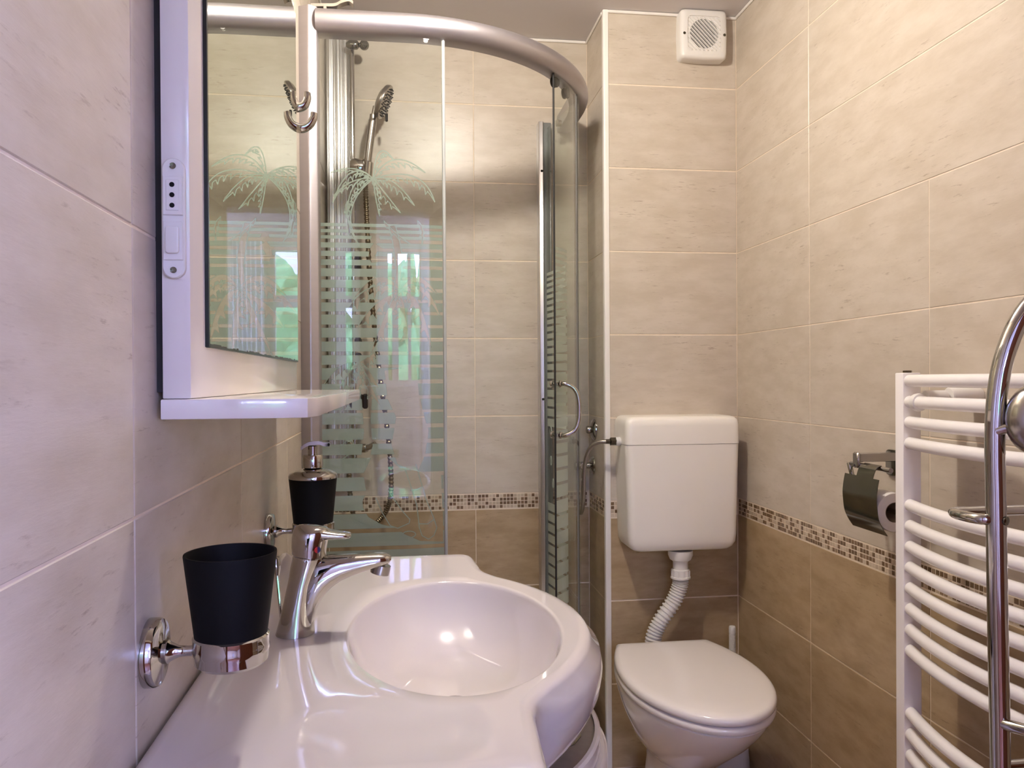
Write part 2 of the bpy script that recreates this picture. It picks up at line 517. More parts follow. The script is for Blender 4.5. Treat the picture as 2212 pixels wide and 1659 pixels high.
lf.v = [(0.60 + x * math.cos(ang) - y * math.sin(ang), FRONT + 0.02 + x * math.sin(ang) + y * math.cos(ang), z) for x, y, z in lf.v]
lf.build('door_leaf', M['wood'], dr, 30)
HX0, HX1, HY = -1.3, 1.6, -2.5
SY0, SY1, SZ0, SZ1 = -2.1, -0.8, -0.3, 0.95
hall = MB().box(HX0 - 0.1, HX0, HY - 0.1, FRONT - 0.1, ZFL, ZCE)
hall.box(HX1, HX1 + 0.1, HY - 0.1, SY0, ZFL, ZCE).box(HX1, HX1 + 0.1, SY1, FRONT - 0.1, ZFL, ZCE).box(HX1, HX1 + 0.1, SY0, SY1, ZFL, SZ0).box(HX1, HX1 + 0.1, SY0, SY1, SZ1, ZCE)
hall.box(HX0, -0.40, FRONT - 0.14, FRONT - 0.1, ZFL, ZCE).box(WR + 0.1, HX1, FRONT - 0.14, FRONT - 0.1, ZFL, ZCE)
tag(hall.build('wall_hall', M['plaster'], None, 0), kind='structure')
WX0, WX1, WZ0, WZ1 = -0.18, 0.65, -0.05, 1.05
SY0, SY1, SZ0, SZ1 = -2.1, -0.8, -0.3, 0.95
wh = MB().box(HX0, WX0, HY - 0.1, HY, ZFL, ZCE).box(WX1, HX1, HY - 0.1, HY, ZFL, ZCE).box(WX0, WX1, HY - 0.1, HY, ZFL, WZ0).box(WX0, WX1, HY - 0.1, HY, WZ1, ZCE)
tag(wh.build('wall_window', M['plaster'], None, 0), kind='structure')
tag(MB().box(HX0 - 0.1, HX1 + 0.1, HY - 0.1, FRONT - 0.1, ZFL - 0.08, ZFL).build('floor_hall', M['wood'], None, 0), kind='structure')
tag(MB().box(HX0 - 0.1, HX1 + 0.1, HY - 0.1, FRONT - 0.1, ZCE, ZCE + 0.06).build('ceiling_hall', M['ceiling'], None, 0), kind='structure')
def window(name, x0, x1, z0, z1, mull, trans, side=False):
    """white sash window: frame bars and one pane per light"""
    w = MB()
    xs = [(x0, x0 + 0.04)] + [(q - h, q + h) for q, h in mull] + [(x1 - 0.04, x1)]
    zs = [(z0, z0 + 0.05)] + [(q - 0.045, q + 0.045) for q in trans] + [(z1 - 0.05, z1)]
    f = (lambda m, a, b, c, d, e, g: m.box(HX1 + 0.02 - e, HX1 + 0.02 - c, a, b, d, g) if side else m.box(a, b, HY - 0.045 + c, HY - 0.045 + e, d, g))
    for a, b in xs:
        f(w, a, b, -0.025, z0, 0.025, z1)
    for a, b in zs:
        f(w, x0, x1, -0.023, a, 0.023, b)
    wn = tag(w.build(name, M['white_trim'], None, 30), kind='structure')
    for p, q in zip(xs[:-1], xs[1:]):
        for r, s in zip(zs[:-1], zs[1:]):
            m = MB()
            f(m, p[1] - 0.004, q[0] + 0.004, -0.002, r[1] - 0.004, 0.002, s[0] + 0.004)
            m.build('pane', M['pane'], wn, 0)
window('window_1', WX0, WX1, WZ0, WZ1, [(-0.07, 0.03), (0.135, 0.055)], [0.615])
window('added_side_window', SY0, SY1, SZ0, SZ1, [(-1.45, 0.03)], [], True)  # unseen side window, added to send more daylight through the doorway
for k, (a, b, lb) in enumerate(((-0.56, -0.21, 'white curtain drawn to the side of the hall window nearer the mirror wall'), (0.68, 0.98, 'white curtain drawn to the side of the hall window nearer the radiator wall'))):
    ring = []
    for zz in (1.06, -0.9):
        ring.append([(a + (b - a) * i / 60, HY + 0.05 + 0.018 * math.sin(i * 0.75), zz) for i in range(61)] + [(b - (b - a) * i / 60, HY + 0.053 + 0.018 * math.sin((60 - i) * 0.75), zz) for i in range(61)])
    tag(MB().loft(ring).build('curtain', M['curtain']), lb, 'curtain', 'hall curtains')
hd = MB()
rr = random.Random(3)
for i in range(170):
    c = (rr.uniform(-3, 3.4), rr.uniform(-6.6, -5.4), rr.uniform(ZFL, 1.35))
    bm = bmesh.new()
    bmesh.ops.create_icosphere(bm, subdivisions=2, radius=rr.uniform(0.22, 0.42))
    for q in bm.verts:
        q.co = q.co * rr.uniform(0.75, 1.2) + Vector(c)
    hd.bm(bm)
tag(hd.build('hedge', M['leaf'], None, 0, False), 'leafy green hedge outside the hall window', 'hedge', kind='stuff')
tag(MB().box(-8, 8, -9, HY - 0.1, ZFL - 0.3, ZFL - 0.1).build('ground', noisy(principled('lawn', (110, 140, 80), 0.9), (3, 3, 3), 0.4), None, 0), kind='structure')

# ------------------------------------------------------------------ shower: tray, enclosure, column
CX, CYY, RD = 0.0, 2.38, 0.52
def arc_pt(u, R=RD):
    """point and outward normal on the quadrant track at arc length u (0 where the bend starts)"""
    if u < 0:
        return Vector((u, CYY - R, 0)), Vector((0, -1, 0))
    q = R * PI / 2
    if u > q:
        return Vector((R, CYY + (u - q), 0)), Vector((1, 0, 0))
    a = u / R
    return Vector((R * math.sin(a), CYY - R * math.cos(a), 0)), Vector((math.sin(a), -math.cos(a), 0))

def sheet(us, thick, z0, z1, R=RD):
    m = MB()
    rings = []
    for u in us:
        p, nn = arc_pt(u, R)
        a, b = p - nn * thick / 2, p + nn * thick / 2
        rings.append([(a.x, a.y, z0), (b.x, b.y, z0), (b.x, b.y, z1), (a.x, a.y, z1)])
    return m.loft(rings)

def lsp(a, b, n):
    return [a + (b - a) * i / (n - 1) for i in range(n)]

tray_plan = [(-0.238, YS - 0.003), (-0.238, CYY - 0.565)] + [(0.565 * math.sin(PI / 2 * i / 24), CYY - 0.565 * math.cos(PI / 2 * i / 24)) for i in range(25)] + [(0.565, YS - 0.003)]
tr = MB().prism(tray_plan, ZFL, -1.02, 0.012, 3, bev_bottom=False)
tag(tr.build('shower_tray', M['porcelain']), 'white quadrant shower tray on the floor in the corner behind the washbasin', 'shower tray')

en = thing('shower_enclosure', (0.1, 2.1, -1.02), 'curved glass shower cubicle with grey aluminium rail and etched palm trees', 'shower enclosure')
# wall profiles
m = MB().prism(fillet([(-0.2420, 1.854), (-0.218, 1.840), (-0.199, 1.852), (-0.199, 1.895), (-0.2420, 1.895)], [0, 0.004, 0.004, 0, 0]), -1.017, 0.858, 0.001)
m.build('wall_post', M['alu'], en)
m = MB().prism(fillet([(0.4205, 2.480), (0.434, 2.476), (0.4370, 2.482), (0.4370, YS - 0.002), (0.4205, YS - 0.002)], [0.003, 0.002, 0.002, 0, 0]), -1.017, 0.823, 0.001)
wp = m.build('wall_post', M['alu_bright'], en)
MB().box(0.4374, 0.462, 2.486, YS - 0.002, -1.017, 0.822, 0.001).build('post_channel', M['profile_grey'], wp)
for z in (0.665, -0.063):
    MB().lathe([(0.0045, 0), (0.003, 0.0015)], (0.4305, 2.4775, z), (0, -1, 0), 12).build('screw', M['hole'], wp)
# big bulging top rail
rail = []
rq = 0.515 * PI / 2
for u in lsp(-0.203, 0.0, 6) + lsp(0.02, rq, 48) + lsp(rq + 0.02, rq + YS - CYY - 0.004, 6):
    p, nn = arc_pt(u, 0.515)
    ring = []
    for a in lsp(-PI / 2, PI / 2, 17):
        o = p + nn * (0.030 * math.cos(a)) 
        ring.append((o.x, o.y, 0.829 + 0.029 * math.sin(a)))
    for dn, z in ((-0.022, 0.858), (-0.027, 0.853), (-0.027, 0.803), (-0.022, 0.800)):
        o = p + nn * dn
        ring.append((o.x, o.y, z))
    rail.append(ring)
MB().loft(rail).build('top_rail', M['alu'], en, 40)
# chrome clip lying on the rail next to the wall
m = MB()
pp = bez([(-0.215, 1.872, 0.866), (-0.19, 1.868, 0.866), (-0.16, 1.866, 0.867), (-0.145, 1.864, 0.874), (-0.128, 1.862, 0.878), (-0.118, 1.861, 0.872)], 8)
m.loft([[(p.x, p.y - 0.010, p.z - 0.0035), (p.x, p.y + 0.010, p.z - 0.0035), (p.x, p.y + 0.010, p.z + 0.0035), (p.x, p.y - 0.010, p.z + 0.0035)] for p in pp])
m.box(-0.186, -0.178, 1.857, 1.877, 0.856, 0.868, 0.001)
m.build('rail_clip', M['chrome_soft'], en)

# ---- etched print of the left pane, laid out in the pane's own (run, height) plane
PXM = 1.86 / 1700.0
def gx(px): return (px - 880) * PXM
def gz(py): return (821 - py) * PXM
BANDS = [(487, 494), (500, 507), (513, 520), (528, 539), (546, 557), (564, 576), (583, 600), (607, 624), (632, 648), (655, 674), (681, 702),
         (709, 729.5), (738, 759), (767, 787), (794, 819), (828, 853), (861, 884), (890, 914), (923, 947), (956, 979), (986, 1018), (1027, 1056), (1066, 1098),
         (1105, 1137), (1146, 1175), (1183, 1215), (1225, 1258), (1268, 1302), (1312, 1347), (1358, 1394), (1405, 1442)]
CLEAR = []                        # polygons in which the frost is left out (photo layout of the pane)
LINES = []                        # (polyline, width): frosted strokes
def quad(a, c, b, n=16):
    return [((1 - t) ** 2 * a[0] + 2 * t * (1 - t) * c[0] + t * t * b[0], (1 - t) ** 2 * a[1] + 2 * t * (1 - t) * c[1] + t * t * b[1]) for t in lsp(0, 1, n)]
def through(a, q, b):
    return (2 * q[0] - 0.5 * (a[0] + b[0]), 2 * q[1] - 0.5 * (a[1] + b[1]))
def frond(a, q, b, side, depth, w=2.6, clear=False, teeth=7):
    rib = quad(a, through(a, q, b), b, 3 * teeth + 1)
    LINES.append((rib, w))
    n = len(rib)
    def at(t, k):
        f = t * (n - 1); i0 = min(n - 2, int(f)); u = f - i0
        p = (rib[i0][0] + (rib[i0 + 1][0] - rib[i0][0]) * u, rib[i0][1] + (rib[i0 + 1][1] - rib[i0][1]) * u)
        dx, dy = rib[i0 + 1][0] - rib[i0][0], rib[i0 + 1][1] - rib[i0][1]
        L = math.hypot(dx, dy) + 1e-6
        return (p[0] - dy / L * side * k, p[1] + dx / L * side * k)
    edge = [rib[0]]
    for q_ in range(teeth):
        d_ = depth * 1.15 * math.sin(PI * min(1.0, 0.14 + 0.80 * (q_ + 0.5) / teeth))
        edge.append(at((q_ + 0.30) / teeth, d_ * 0.50)); edge.append(at((q_ + 0.98) / teeth, d_))
        edge.append(at((q_ + 0.80) / teeth, d_ * 0.42))
    edge[-2:] = [rib[-1]]
    LINES.append((edge, w * 0.8))
    if clear:
        CLEAR.append(rib + edge[::-1])
C0 = (811, 391)
for q, b, sd, dp in (((858, 349), (921, 374), 1, 15), ((825, 334), (854, 349), 1, 12), ((897, 384), (942, 436), 1, 17), ((854, 397), (898, 446), 1, 16),
                     ((835, 420), (868, 462), 1, 14), ((816, 430), (824, 470), -1, 9), ((764, 380), (726, 445), -1, 13), ((772, 371), (724, 380), -1, 9),
                     ((768, 398), (728, 430), -1, 10), ((772, 405), (755, 474), -1, 11), ((766, 455), (777, 527), 1, 7)):
    frond(C0, q, b, sd, dp)
for a, q, b in (((833, 480), (858, 505), (888, 528)), ((904, 478), (917, 500), (913, 532)), ((757, 440), (760, 490), (778, 528))):
    frond(a, q, b, 1, 9, 2.2, True, 4)
CLEAR.append([(843, 492), (856, 490), (864, 520), (871, 560), (868, 600), (861, 640), (852, 640), (858, 580), (852, 530)])   # trunk
LINES.append(([(843, 490), (852, 530), (858, 580), (853, 640)], 2.4)); LINES.append(([(857, 488), (866, 522), (872, 560), (869, 605)], 2.4))
CLEAR.append([(815 + 9 * math.cos(t), 520 + 10 * math.sin(t)) for t in lsp(0, 2 * PI, 20)])                              # crouching figure
CLEAR.append([(812, 528), (822, 534), (836, 543), (848, 540), (846, 545), (834, 547), (820, 543), (813, 556), (836, 556), (852, 562), (855, 570), (842, 567), (822, 568), (806, 570), (800, 556), (803, 540)])
for c, tips in (((868, 628), (((820, 600), (765, 650)), ((800, 625), (742, 692)), ((812, 660), (772, 716)), ((838, 672), (800, 772)), ((905, 598), (950, 640)), ((918, 622), (955, 690)), ((908, 660), (935, 760)), ((880, 690), (884, 770)))),
                ((812, 760), (((790, 775), (770, 786)),)),
                ((778, 782), (((740, 790), (702, 834)), ((752, 812), (716, 872)), ((768, 830), (730, 900)), ((795, 812), (826, 880)), ((800, 800), (822, 840))))):
    for q, b in tips:
        frond(c, q, b, -1 if b[0] < c[0] else 1, 24, 1.7, True, 6)
CLEAR.append([(775, 806), (800, 800), (806, 850), (802, 905), (806, 960), (800, 985), (782, 985), (788, 930), (784, 860)])   # trunk of the low palm
CLEAR.append([(832, 800), (900, 790), (905, 850), (918, 905), (926, 930), (918, 980), (905, 1010), (900, 1020), (858, 1000), (846, 960), (856, 900), (838, 860)])
CLEAR.append([(803, 985), (830, 978), (860, 1006), (905, 1020), (952, 1020), (956, 1120), (956, 1171), (906, 1167), (870, 1150), (858, 1138), (822, 1128), (796, 1112), (785, 1092), (784, 1078), (792, 1060), (786, 1020)])
for pl_ in ([(812, 1072), (826, 1105), (842, 1132), (858, 1138), (882, 1128), (884, 1120), (870, 1104), (850, 1075), (838, 1056)],
            [(898, 1002), (906, 1032), (920, 1080), (936, 1120), (942, 1140), (936, 1156), (924, 1164), (910, 1156), (904, 1138), (899, 1090), (890, 1060), (874, 1010)],
            [(904, 1130), (922, 1131), (936, 1122)], [(886, 1058), (900, 1056), (912, 1050)],
            [(760, 920), (768, 942), (758, 950), (748, 944), (742, 926)], [(745, 955), (752, 948), (764, 950), (768, 960), (756, 966), (746, 962)],
            [(736, 1001), (742, 988), (756, 978), (772, 974)]):
    LINES.append((pl_, 2.2))
LINES.append(([(882 + 14 * math.cos(t), 1152 + 7 * math.sin(t)) for t in lsp(0, 2 * PI, 22)], 2.2))

def in_poly(X, Y, poly):
    inside = np.zeros(X.shape, bool)
    n = len(poly)
    for i in range(n):
        x0, y0 = poly[i]; x1, y1 = poly[(i + 1) % n]
        if y0 == y1: continue
        c = ((y0 > Y) != (y1 > Y)) & (X < (x1 - x0) * (Y - y0) / (y1 - y0) + x0)
        inside ^= c
    return inside

def print_mesh(name, glass, px0, px1, py0, py1, step):
    nx, ny = int((px1 - px0) / step) + 1, int((py1 - py0) / step) + 1
    X, Y = np.meshgrid(np.linspace(px0, px1, nx), np.linspace(py0, py1, ny))
    v = np.zeros(X.shape)
    for a, b in BANDS:
        v = np.maximum(v, np.clip(0.5 + (np.minimum(Y - a, b - Y)) / (2 * step), 0, 1))
    def dist_to(line, sel):
        xs, ys = X[sel], Y[sel]
        dmin = np.full(xs.shape, 1e9)
        for (x0, y0), (x1, y1) in zip(line[:-1], line[1:]):
            dx, dy = x1 - x0, y1 - y0
            t = np.clip(((xs - x0) * dx + (ys - y0) * dy) / (dx * dx + dy * dy + 1e-9), 0, 1)
            dmin = np.minimum(dmin, np.hypot(xs - x0 - t * dx, ys - y0 - t * dy))
        return dmin
    for poly in CLEAR:
        lx = [p[0] for p in poly]; ly = [p[1] for p in poly]
        sel = (X > min(lx) - 4) & (X < max(lx) + 4) & (Y > min(ly) - 4) & (Y < max(ly) + 4)
        d_ = dist_to(list(poly) + [poly[0]], sel)
        d_ = np.where(in_poly(X, Y, poly)[sel], -d_, d_)
        v[sel] = np.minimum(v[sel], np.clip(0.5 + d_ / (2 * step), 0, 1))
    for line, wd in LINES:
        lx = [p[0] for p in line]; ly = [p[1] for p in line]
        sel = (X > min(lx) - 6) & (X < max(lx) + 6) & (Y > min(ly) - 6) & (Y < max(ly) + 6)
        if not sel.any(): continue
        xs, ys = X[sel], Y[sel]
        dmin = np.full(xs.shape, 1e9)
        for (x0, y0), (x1, y1) in zip(line[:-1], line[1:]):
            dx, dy = x1 - x0, y1 - y0
            t = np.clip(((xs - x0) * dx + (ys - y0) * dy) / (dx * dx + dy * dy + 1e-9), 0, 1)
            dmin = np.minimum(dmin, np.hypot(xs - x0 - t * dx, ys - y0 - t * dy))
        v[sel] = np.maximum(v[sel], np.clip(0.5 + (wd / 2 - dmin) / (2 * step) * 1.6, 0, 1))
    off = world_loc(glass)
    co = np.zeros((ny, nx, 3))
    for i in range(nx):
        p, nn = arc_pt(gx(X[0, i]))
        p = p - nn * 0.0036
        co[:, i, 0] = p.x - off.x
        co[:, i, 1] = p.y - off.y
    co[:, :, 2] = (821 - Y) * PXM + ZC - off.z
    idx = np.arange(nx * ny).reshape(ny, nx)
    q = np.stack([idx[:-1, :-1], idx[1:, :-1], idx[1:, 1:], idx[:-1, 1:]], -1).reshape(-1, 4)
    vf = v.reshape(-1)
    keep = vf[q].max(1) > 0.02
    q = q[keep]
    used = np.unique(q)
    rem = np.full(nx * ny, -1); rem[used] = np.arange(len(used))
    me = bpy.data.meshes.new(name)
    me.from_pydata(co.reshape(-1, 3)[used].tolist(), [], rem[q].tolist())
    at = me.attributes.new('print', 'FLOAT', 'POINT')
    at.data.foreach_set('value', vf[used].astype(np.float32))
    me.materials.append(M['frost'])
    me.polygons.foreach_set('use_smooth', [True] * len(me.polygons))
    o = bpy.data.objects.new(name, me)
    COL.objects.link(o)
    o.parent = glass
    return o

GZ0, GZ1 = -1.008, 0.806
g1 = sheet(lsp(-0.2, 0.0, 5) + lsp(0.01, 0.0875, 10), 0.006, GZ0, GZ1).build('glass_panel', M['glass'], en, 30)
print_mesh('etched_print', g1, 701, 958, 330, 1446, 1.35)
MB().tube([(arc_pt(0.0895)[0] + Vector((0, 0, z))) for z in (GZ0, GZ1)], 0.0042, 10).build('glass_seal', M['seal'], en)

def bands(glass, pts, ztops):
    """etched bands, each a film of its own, following a run of plan points"""
    for a, b in ztops:
        m = MB()
        for p, q in zip(pts[:-1], pts[1:]):
            m.add([(p.x, p.y, a), (q.x, q.y, a), (q.x, q.y, b), (p.x, p.y, b)], [(0, 1, 2, 3)])
        m.build('etched_band', M['frost_band'], glass, 30, False)

# right-hand sliding door: its free edge stands forward in the opening
u0, u1 = RD * math.radians(47.6), RD * math.radians(66)
dg = sheet(lsp(u0, u1, 14), 0.006, GZ0, GZ1).build('glass_door', M['glass'], en, 30)
bd = []
z = 0.350
hgt, gap = 0.0085, 0.0078
while z > -0.94:
    bd.append((z - hgt, z))
    z -= hgt + gap
    hgt = min(0.034, hgt * 1.055)
pts = []
for u in lsp(u0 + 0.001, RD * math.radians(56.5), 9):
    p, nn = arc_pt(u)
    pts.append(p - nn * 0.0036)
bands(dg, pts, bd)
p0, n0 = arc_pt(u0)
MB().tube([p0 + n0 * 0.0 + Vector((0, 0, zz)) for zz in (GZ0, GZ1)], 0.0026, 8).build('door_edge', M['rubber'], en)
p1, n1 = arc_pt(u1)
MB().tube([p1 + Vector((0, 0, zz)) for zz in (GZ0, GZ1)], 0.0034, 8).build('door_seal', M['rubber'], en)
# bow handle through the door
hp, hn = arc_pt(RD * math.radians(49.6))
ht = Vector((hn.y, -hn.x, 0)) * -1
hz0, hz1 = -0.012, -0.147
m = MB().tube(bez([hp + hn * 0.003 + Vector((0, 0, hz0)), hp + hn * 0.020 + Vector((0, 0, hz0)), hp + hn * 0.040 + ht * 0.012 + Vector((0, 0, hz0 - 0.012)), hp + hn * 0.050 + ht * 0.018 + Vector((0, 0, hz0 - 0.040)),
              hp + hn * 0.051 + ht * 0.018 + Vector((0, 0, hz1 + 0.045)), hp + hn * 0.042 + ht * 0.012 + Vector((0, 0, hz1 + 0.014)), hp + hn * 0.020 + Vector((0, 0, hz1)), hp + hn * 0.003 + Vector((0, 0, hz1))], 8), 0.0062, 14)
for zz in (hz0, hz1):
    m.lathe([(0.009, 0), (0.009, 0.005), (0.0065, 0.007)], hp + hn * 0.0032 + Vector((0, 0, zz)), hn, 16)
dh = m.build('door_handle', M['chrome'], en)
for zz in (hz0, hz1):
    m = MB().lathe([(0.005, 0), (0.005, 0.010), (0.010, 0.012), (0.0105, 0.016), (0.008, 0.020), (0.001, 0.021)], hp - hn * 0.0032 + Vector((0, 0, zz)), -hn, 16)
    m.build('inner_knob', M['chrome'], dh)
# rollers under the rail
for u, zz in ((RD * math.radians(50), 0.792), (RD * math.radians(58), 0.785)):
    p, nn = arc_pt(u, 0.505)
    MB().lathe([(0.002, -0.008), (0.013, -0.008), (0.015, -0.003), (0.012, 0), (0.015, 0.003), (0.013, 0.008), (0.002, 0.008)], (p.x, p.y, zz), -nn, 18).build('door_roller', M['rubber'], en)
MB().lathe([(0.002, -0.007), (0.010, -0.006), (0.011, 0.006), (0.002, 0.007)], (0.4745, 2.42, 0.80), (-1, -0.2, 0), 16).build('door_roller', M['chrome_soft'], en)
# fixed pane between the door and the back wall
fp = bez([(0.487, 2.20, 0), (0.482, 2.25, 0), (0.472, 2.32, 0), (0.461, 2.40, 0), (0.448, 2.482, 0)], 6)
m = MB()
rings = []
for i, p in enumerate(fp):
    a, b = fp[max(0, i - 1)], fp[min(len(fp) - 1, i + 1)]
    t_ = (b - a).normalized(); nn = Vector((t_.y, -t_.x, 0))
    rings.append([(p.x - nn.x * 0.003, p.y - nn.y * 0.003, GZ0), (p.x + nn.x * 0.003, p.y + nn.y * 0.003, GZ0), (p.x + nn.x * 0.003, p.y + nn.y * 0.003, 0.80), (p.x - nn.x * 0.003, p.y - nn.y * 0.003, 0.80)])
fg = m.loft(rings).build('glass_panel', M['glass'], en, 30)
bd2 = []
z = 0.340
hgt, gap = 0.0095, 0.0075
while z > -0.94:
    if not (-0.38 < z < -0.135):
        bd2.append((z - hgt, z))
    z -= hgt + gap
    hgt = min(0.026, hgt * 1.05)
pts = [Vector((p.x - 0.0036, p.y, 0)) for p in fp if p.y > 2.30]
bands(fg, pts, bd2)
for py, pz, ry, rz in ((2.45, -0.168, 0.016, 0.016), (2.45, -0.258, 0.012, 0.013), (2.40, -0.256, 0.013, 0.015), (2.43, -0.327, 0.010, 0.013)):
    xx = 0.4535 + (2.45 - py) * 0.15 - 0.0042
    m = MB().tube([(xx, py + ry * math.cos(t), pz + rz * math.sin(t) * (1.2 if math.sin(t) > 0 else 1)) for t in lsp(0, 2 * PI, 22)[:-1]], 0.0011, 6, True)
    m.build('etched_pebble', M['frost_band'], fg)

# ---- aluminium shower column in the corner with its fittings
sc = thing('shower_column', (-0.20, 2.47, -0.30), 'ribbed aluminium shower column with hand shower in the corner behind the glass', 'shower column')
plan = []
for i in range(61):
    a = PI + 0.15 + (PI * 0.5 + 0.55) * i / 60
    r = 0.046 + 0.0016 * math.cos(i * 1.9)
    plan.append((-0.196 + r * math.cos(a) * 1.0, 2.500 + r * math.sin(a) * 1.0))
plan += [(-0.168, 2.519), (-0.236, 2.519)]
MB().prism(plan, -0.30, 1.09, 0.0).build('column_profile', M['alu_bright'], sc, 25)
rx, ry = -0.160, 2.440
MB().tube([(rx, ry, -0.24), (rx, ry, 1.08)], 0.0075, 14).build('riser_rail', M['chrome'], sc)
# top nozzle with ball
m = MB().lathe([(0.006, -0.01), (0.0125, 0), (0.0135, 0.004), (0.0135, 0.022), (0.011, 0.026), (0.006, 0.030), (0.007, 0.036)], (-0.166, 2.42, 1.012), (1, -0.05, 0), 20)
m.sphere((-0.122, 2.418, 1.012), 0.0148, 20)
m.lathe([(0.006, 0), (0.006, 0.004), (0.001, 0.0042)], (-0.119, 2.4045, 1.010), (0.2, -1, 0), 14)
m.build('top_nozzle', M['steel_dark'], sc)
# sliding holder
m = MB().lathe([(0.004, 0), (0.028, 0.002), (0.031, 0.008), (0.031, 0.036), (0.028, 0.042), (0.004, 0.044)], (-0.164, 2.425, 0.640), (1, -0.12, 0), 24)
m.lathe([(0.012, 0), (0.018, 0.004), (0.018, 0.048), (0.012, 0.052)], (-0.119, 2.416, 0.610), (0.10, -0.03, 1), 20)
m.build('handset_holder', M['chrome'], sc)
# hand shower
hs = MB()
hs.tube(bez([(-0.1205, 2.414, 0.60), (-0.112, 2.412, 0.68), (-0.100, 2.408, 0.765), (-0.096, 2.407, 0.80)], 8), [0.0122] * 20 + [0.0100] * 5, 16)
hs.tube([(-0.0965, 2.407, 0.796), (-0.091, 2.405, 0.825)], 0.0058, 12)
ax = Vector((0.90, -0.10, -0.42)).normalized()
hc = Vector((-0.064, 2.400, 0.838))
hs.lathe([(0.002, -0.016), (0.036, -0.014), (0.050, -0.006), (0.0525, 0.002), (0.0515, 0.006), (0.047, 0.008), (0.002, 0.009)], hc, ax, 32)
hd_ = hs.build('hand_shower', M['chrome_soft'], sc)
nz_ = MB()
uu = ax.orthogonal().normalized(); ww = ax.cross(uu)
for rr_, k in ((0.012, 6), (0.024, 10), (0.034, 14), (0.042, 18)):
    for i in range(k):
        a = 2 * PI * i / k
        nz_.lathe([(0.0022, 0), (0.0016, 0.004)], hc + ax * 0.0085 + (uu * math.cos(a) + ww * math.sin(a)) * rr_, ax, 6)
nz_.box(-0.060, -0.052, 2.388, 2.396, 0.776, 0.800, 0.002)
tag(nz_.build('spray_nozzles', M['rubber'], hd_, 0), kind='stuff')
# hose
path = bez([(-0.121, 2.416, 0.612), (-0.120, 2.414, 0.55), (-0.116, 2.412, 0.45), (-0.110, 2.41, 0.32), (-0.100, 2.40, 0.20), (-0.090, 2.39, 0.10), (-0.076, 2.38, -0.02), (-0.062, 2.38, -0.13), (-0.052, 2.38, -0.23),
            (-0.050, 2.38, -0.33), (-0.062, 2.38, -0.385), (-0.092, 2.39, -0.425), (-0.125, 2.41, -0.440), (-0.16, 2.43, -0.42), (-0.176, 2.45, -0.34), (-0.178, 2.455, -0.27)], 34)
MB().tube(path, [0.0080 if i % 4 < 2 else 0.0066 for i in range(len(path))], 10).build('shower_hose', M['hose_metal'], sc, 0)
# body jets and controls along the column
for zz, rr_ in ((0.372, 0.016), (0.345, 0.015), (0.185, 0.018), (0.118, 0.017), (0.072, 0.016)):
    j = MB().lathe([(0.010, 0), (rr_, 0.004), (rr_, 0.018), (rr_ * 0.7, 0.021)], (-0.165, 2.455, zz), (0.8, -0.6, 0), 18).build('body_jet', M['chrome'], sc)
    MB().lathe([(rr_ * 0.85, 0), (rr_ * 0.8, 0.006), (0.004, 0.010)], Vector((-0.165, 2.455, zz)) + Vector((0.8, -0.6, 0)) * 0.021, (0.8, -0.6, 0), 16).build('jet_face', M['black_gloss'], j)
m = MB().lathe([(0.010, 0), (0.022, 0.004), (0.024, 0.020), (0.020, 0.036), (0.012, 0.040)], (-0.168, 2.450, -0.062), (0.85, -0.5, 0), 22)
m.box(-0.134, -0.118, 2.410, 2.424, -0.085, -0.040, 0.004)
m.build('diverter_knob', M['black_gloss'], sc)
m = MB().lathe([(0.018, 0), (0.026, 0.004), (0.026, 0.012), (0.014, 0.020), (0.014, 0.055), (0.012, 0.060)], (-0.175, 2.450, -0.205), (0.85, -0.45, 0), 24)
m.tube([(-0.128, 2.425, -0.205), (-0.112, 2.415, -0.200), (-0.096, 2.408, -0.190)], [0.010, 0.009, 0.008], 12)
m.build('mixer_valve', M['chrome'], sc)

# ------------------------------------------------------------------ extractor fan
fn = thing('extractor_fan', (0.886, YB, 0.955), 'white square extractor fan under the ceiling above the toilet', 'fan')
fy0, fy1 = YB - 0.045, YB - 0.0005
pl4 = lambda h, k: fillet([(0.886 - h - k, 1.030 - h), (0.886 + h + k, 1.030 - h), (0.886 + h + k, 1.030 + h), (0.886 - h - k, 1.030 + h)], 0.014, 5)
ring = []
for h, y in ((0.071, fy1), (0.0715, fy0 + 0.012), (0.069, fy0 + 0.004), (0.064, fy0), (0.0505, fy0), (0.0505, fy0 + 0.004)):
    ring.append([(x, y, z) for x, z in fillet([(0.886 - h, 1.030 - h * 1.02), (0.886, 1.030 - h * 1.06), (0.886 + h, 1.030 - h * 1.02), (0.886 + h * 1.03, 1.030), (0.886 + h, 1.030 + h * 1.02), (0.886, 1.030 + h * 1.03), (0.886 - h, 1.030 + h * 1.02), (0.886 - h * 1.03, 1.03)], [0.012, 0, 0.012, 0, 0.012, 0, 0.012, 0], 5)])
body = MB().loft(ring, True, True, False).build('fan_housing', M['white_plastic'], fn, 45)
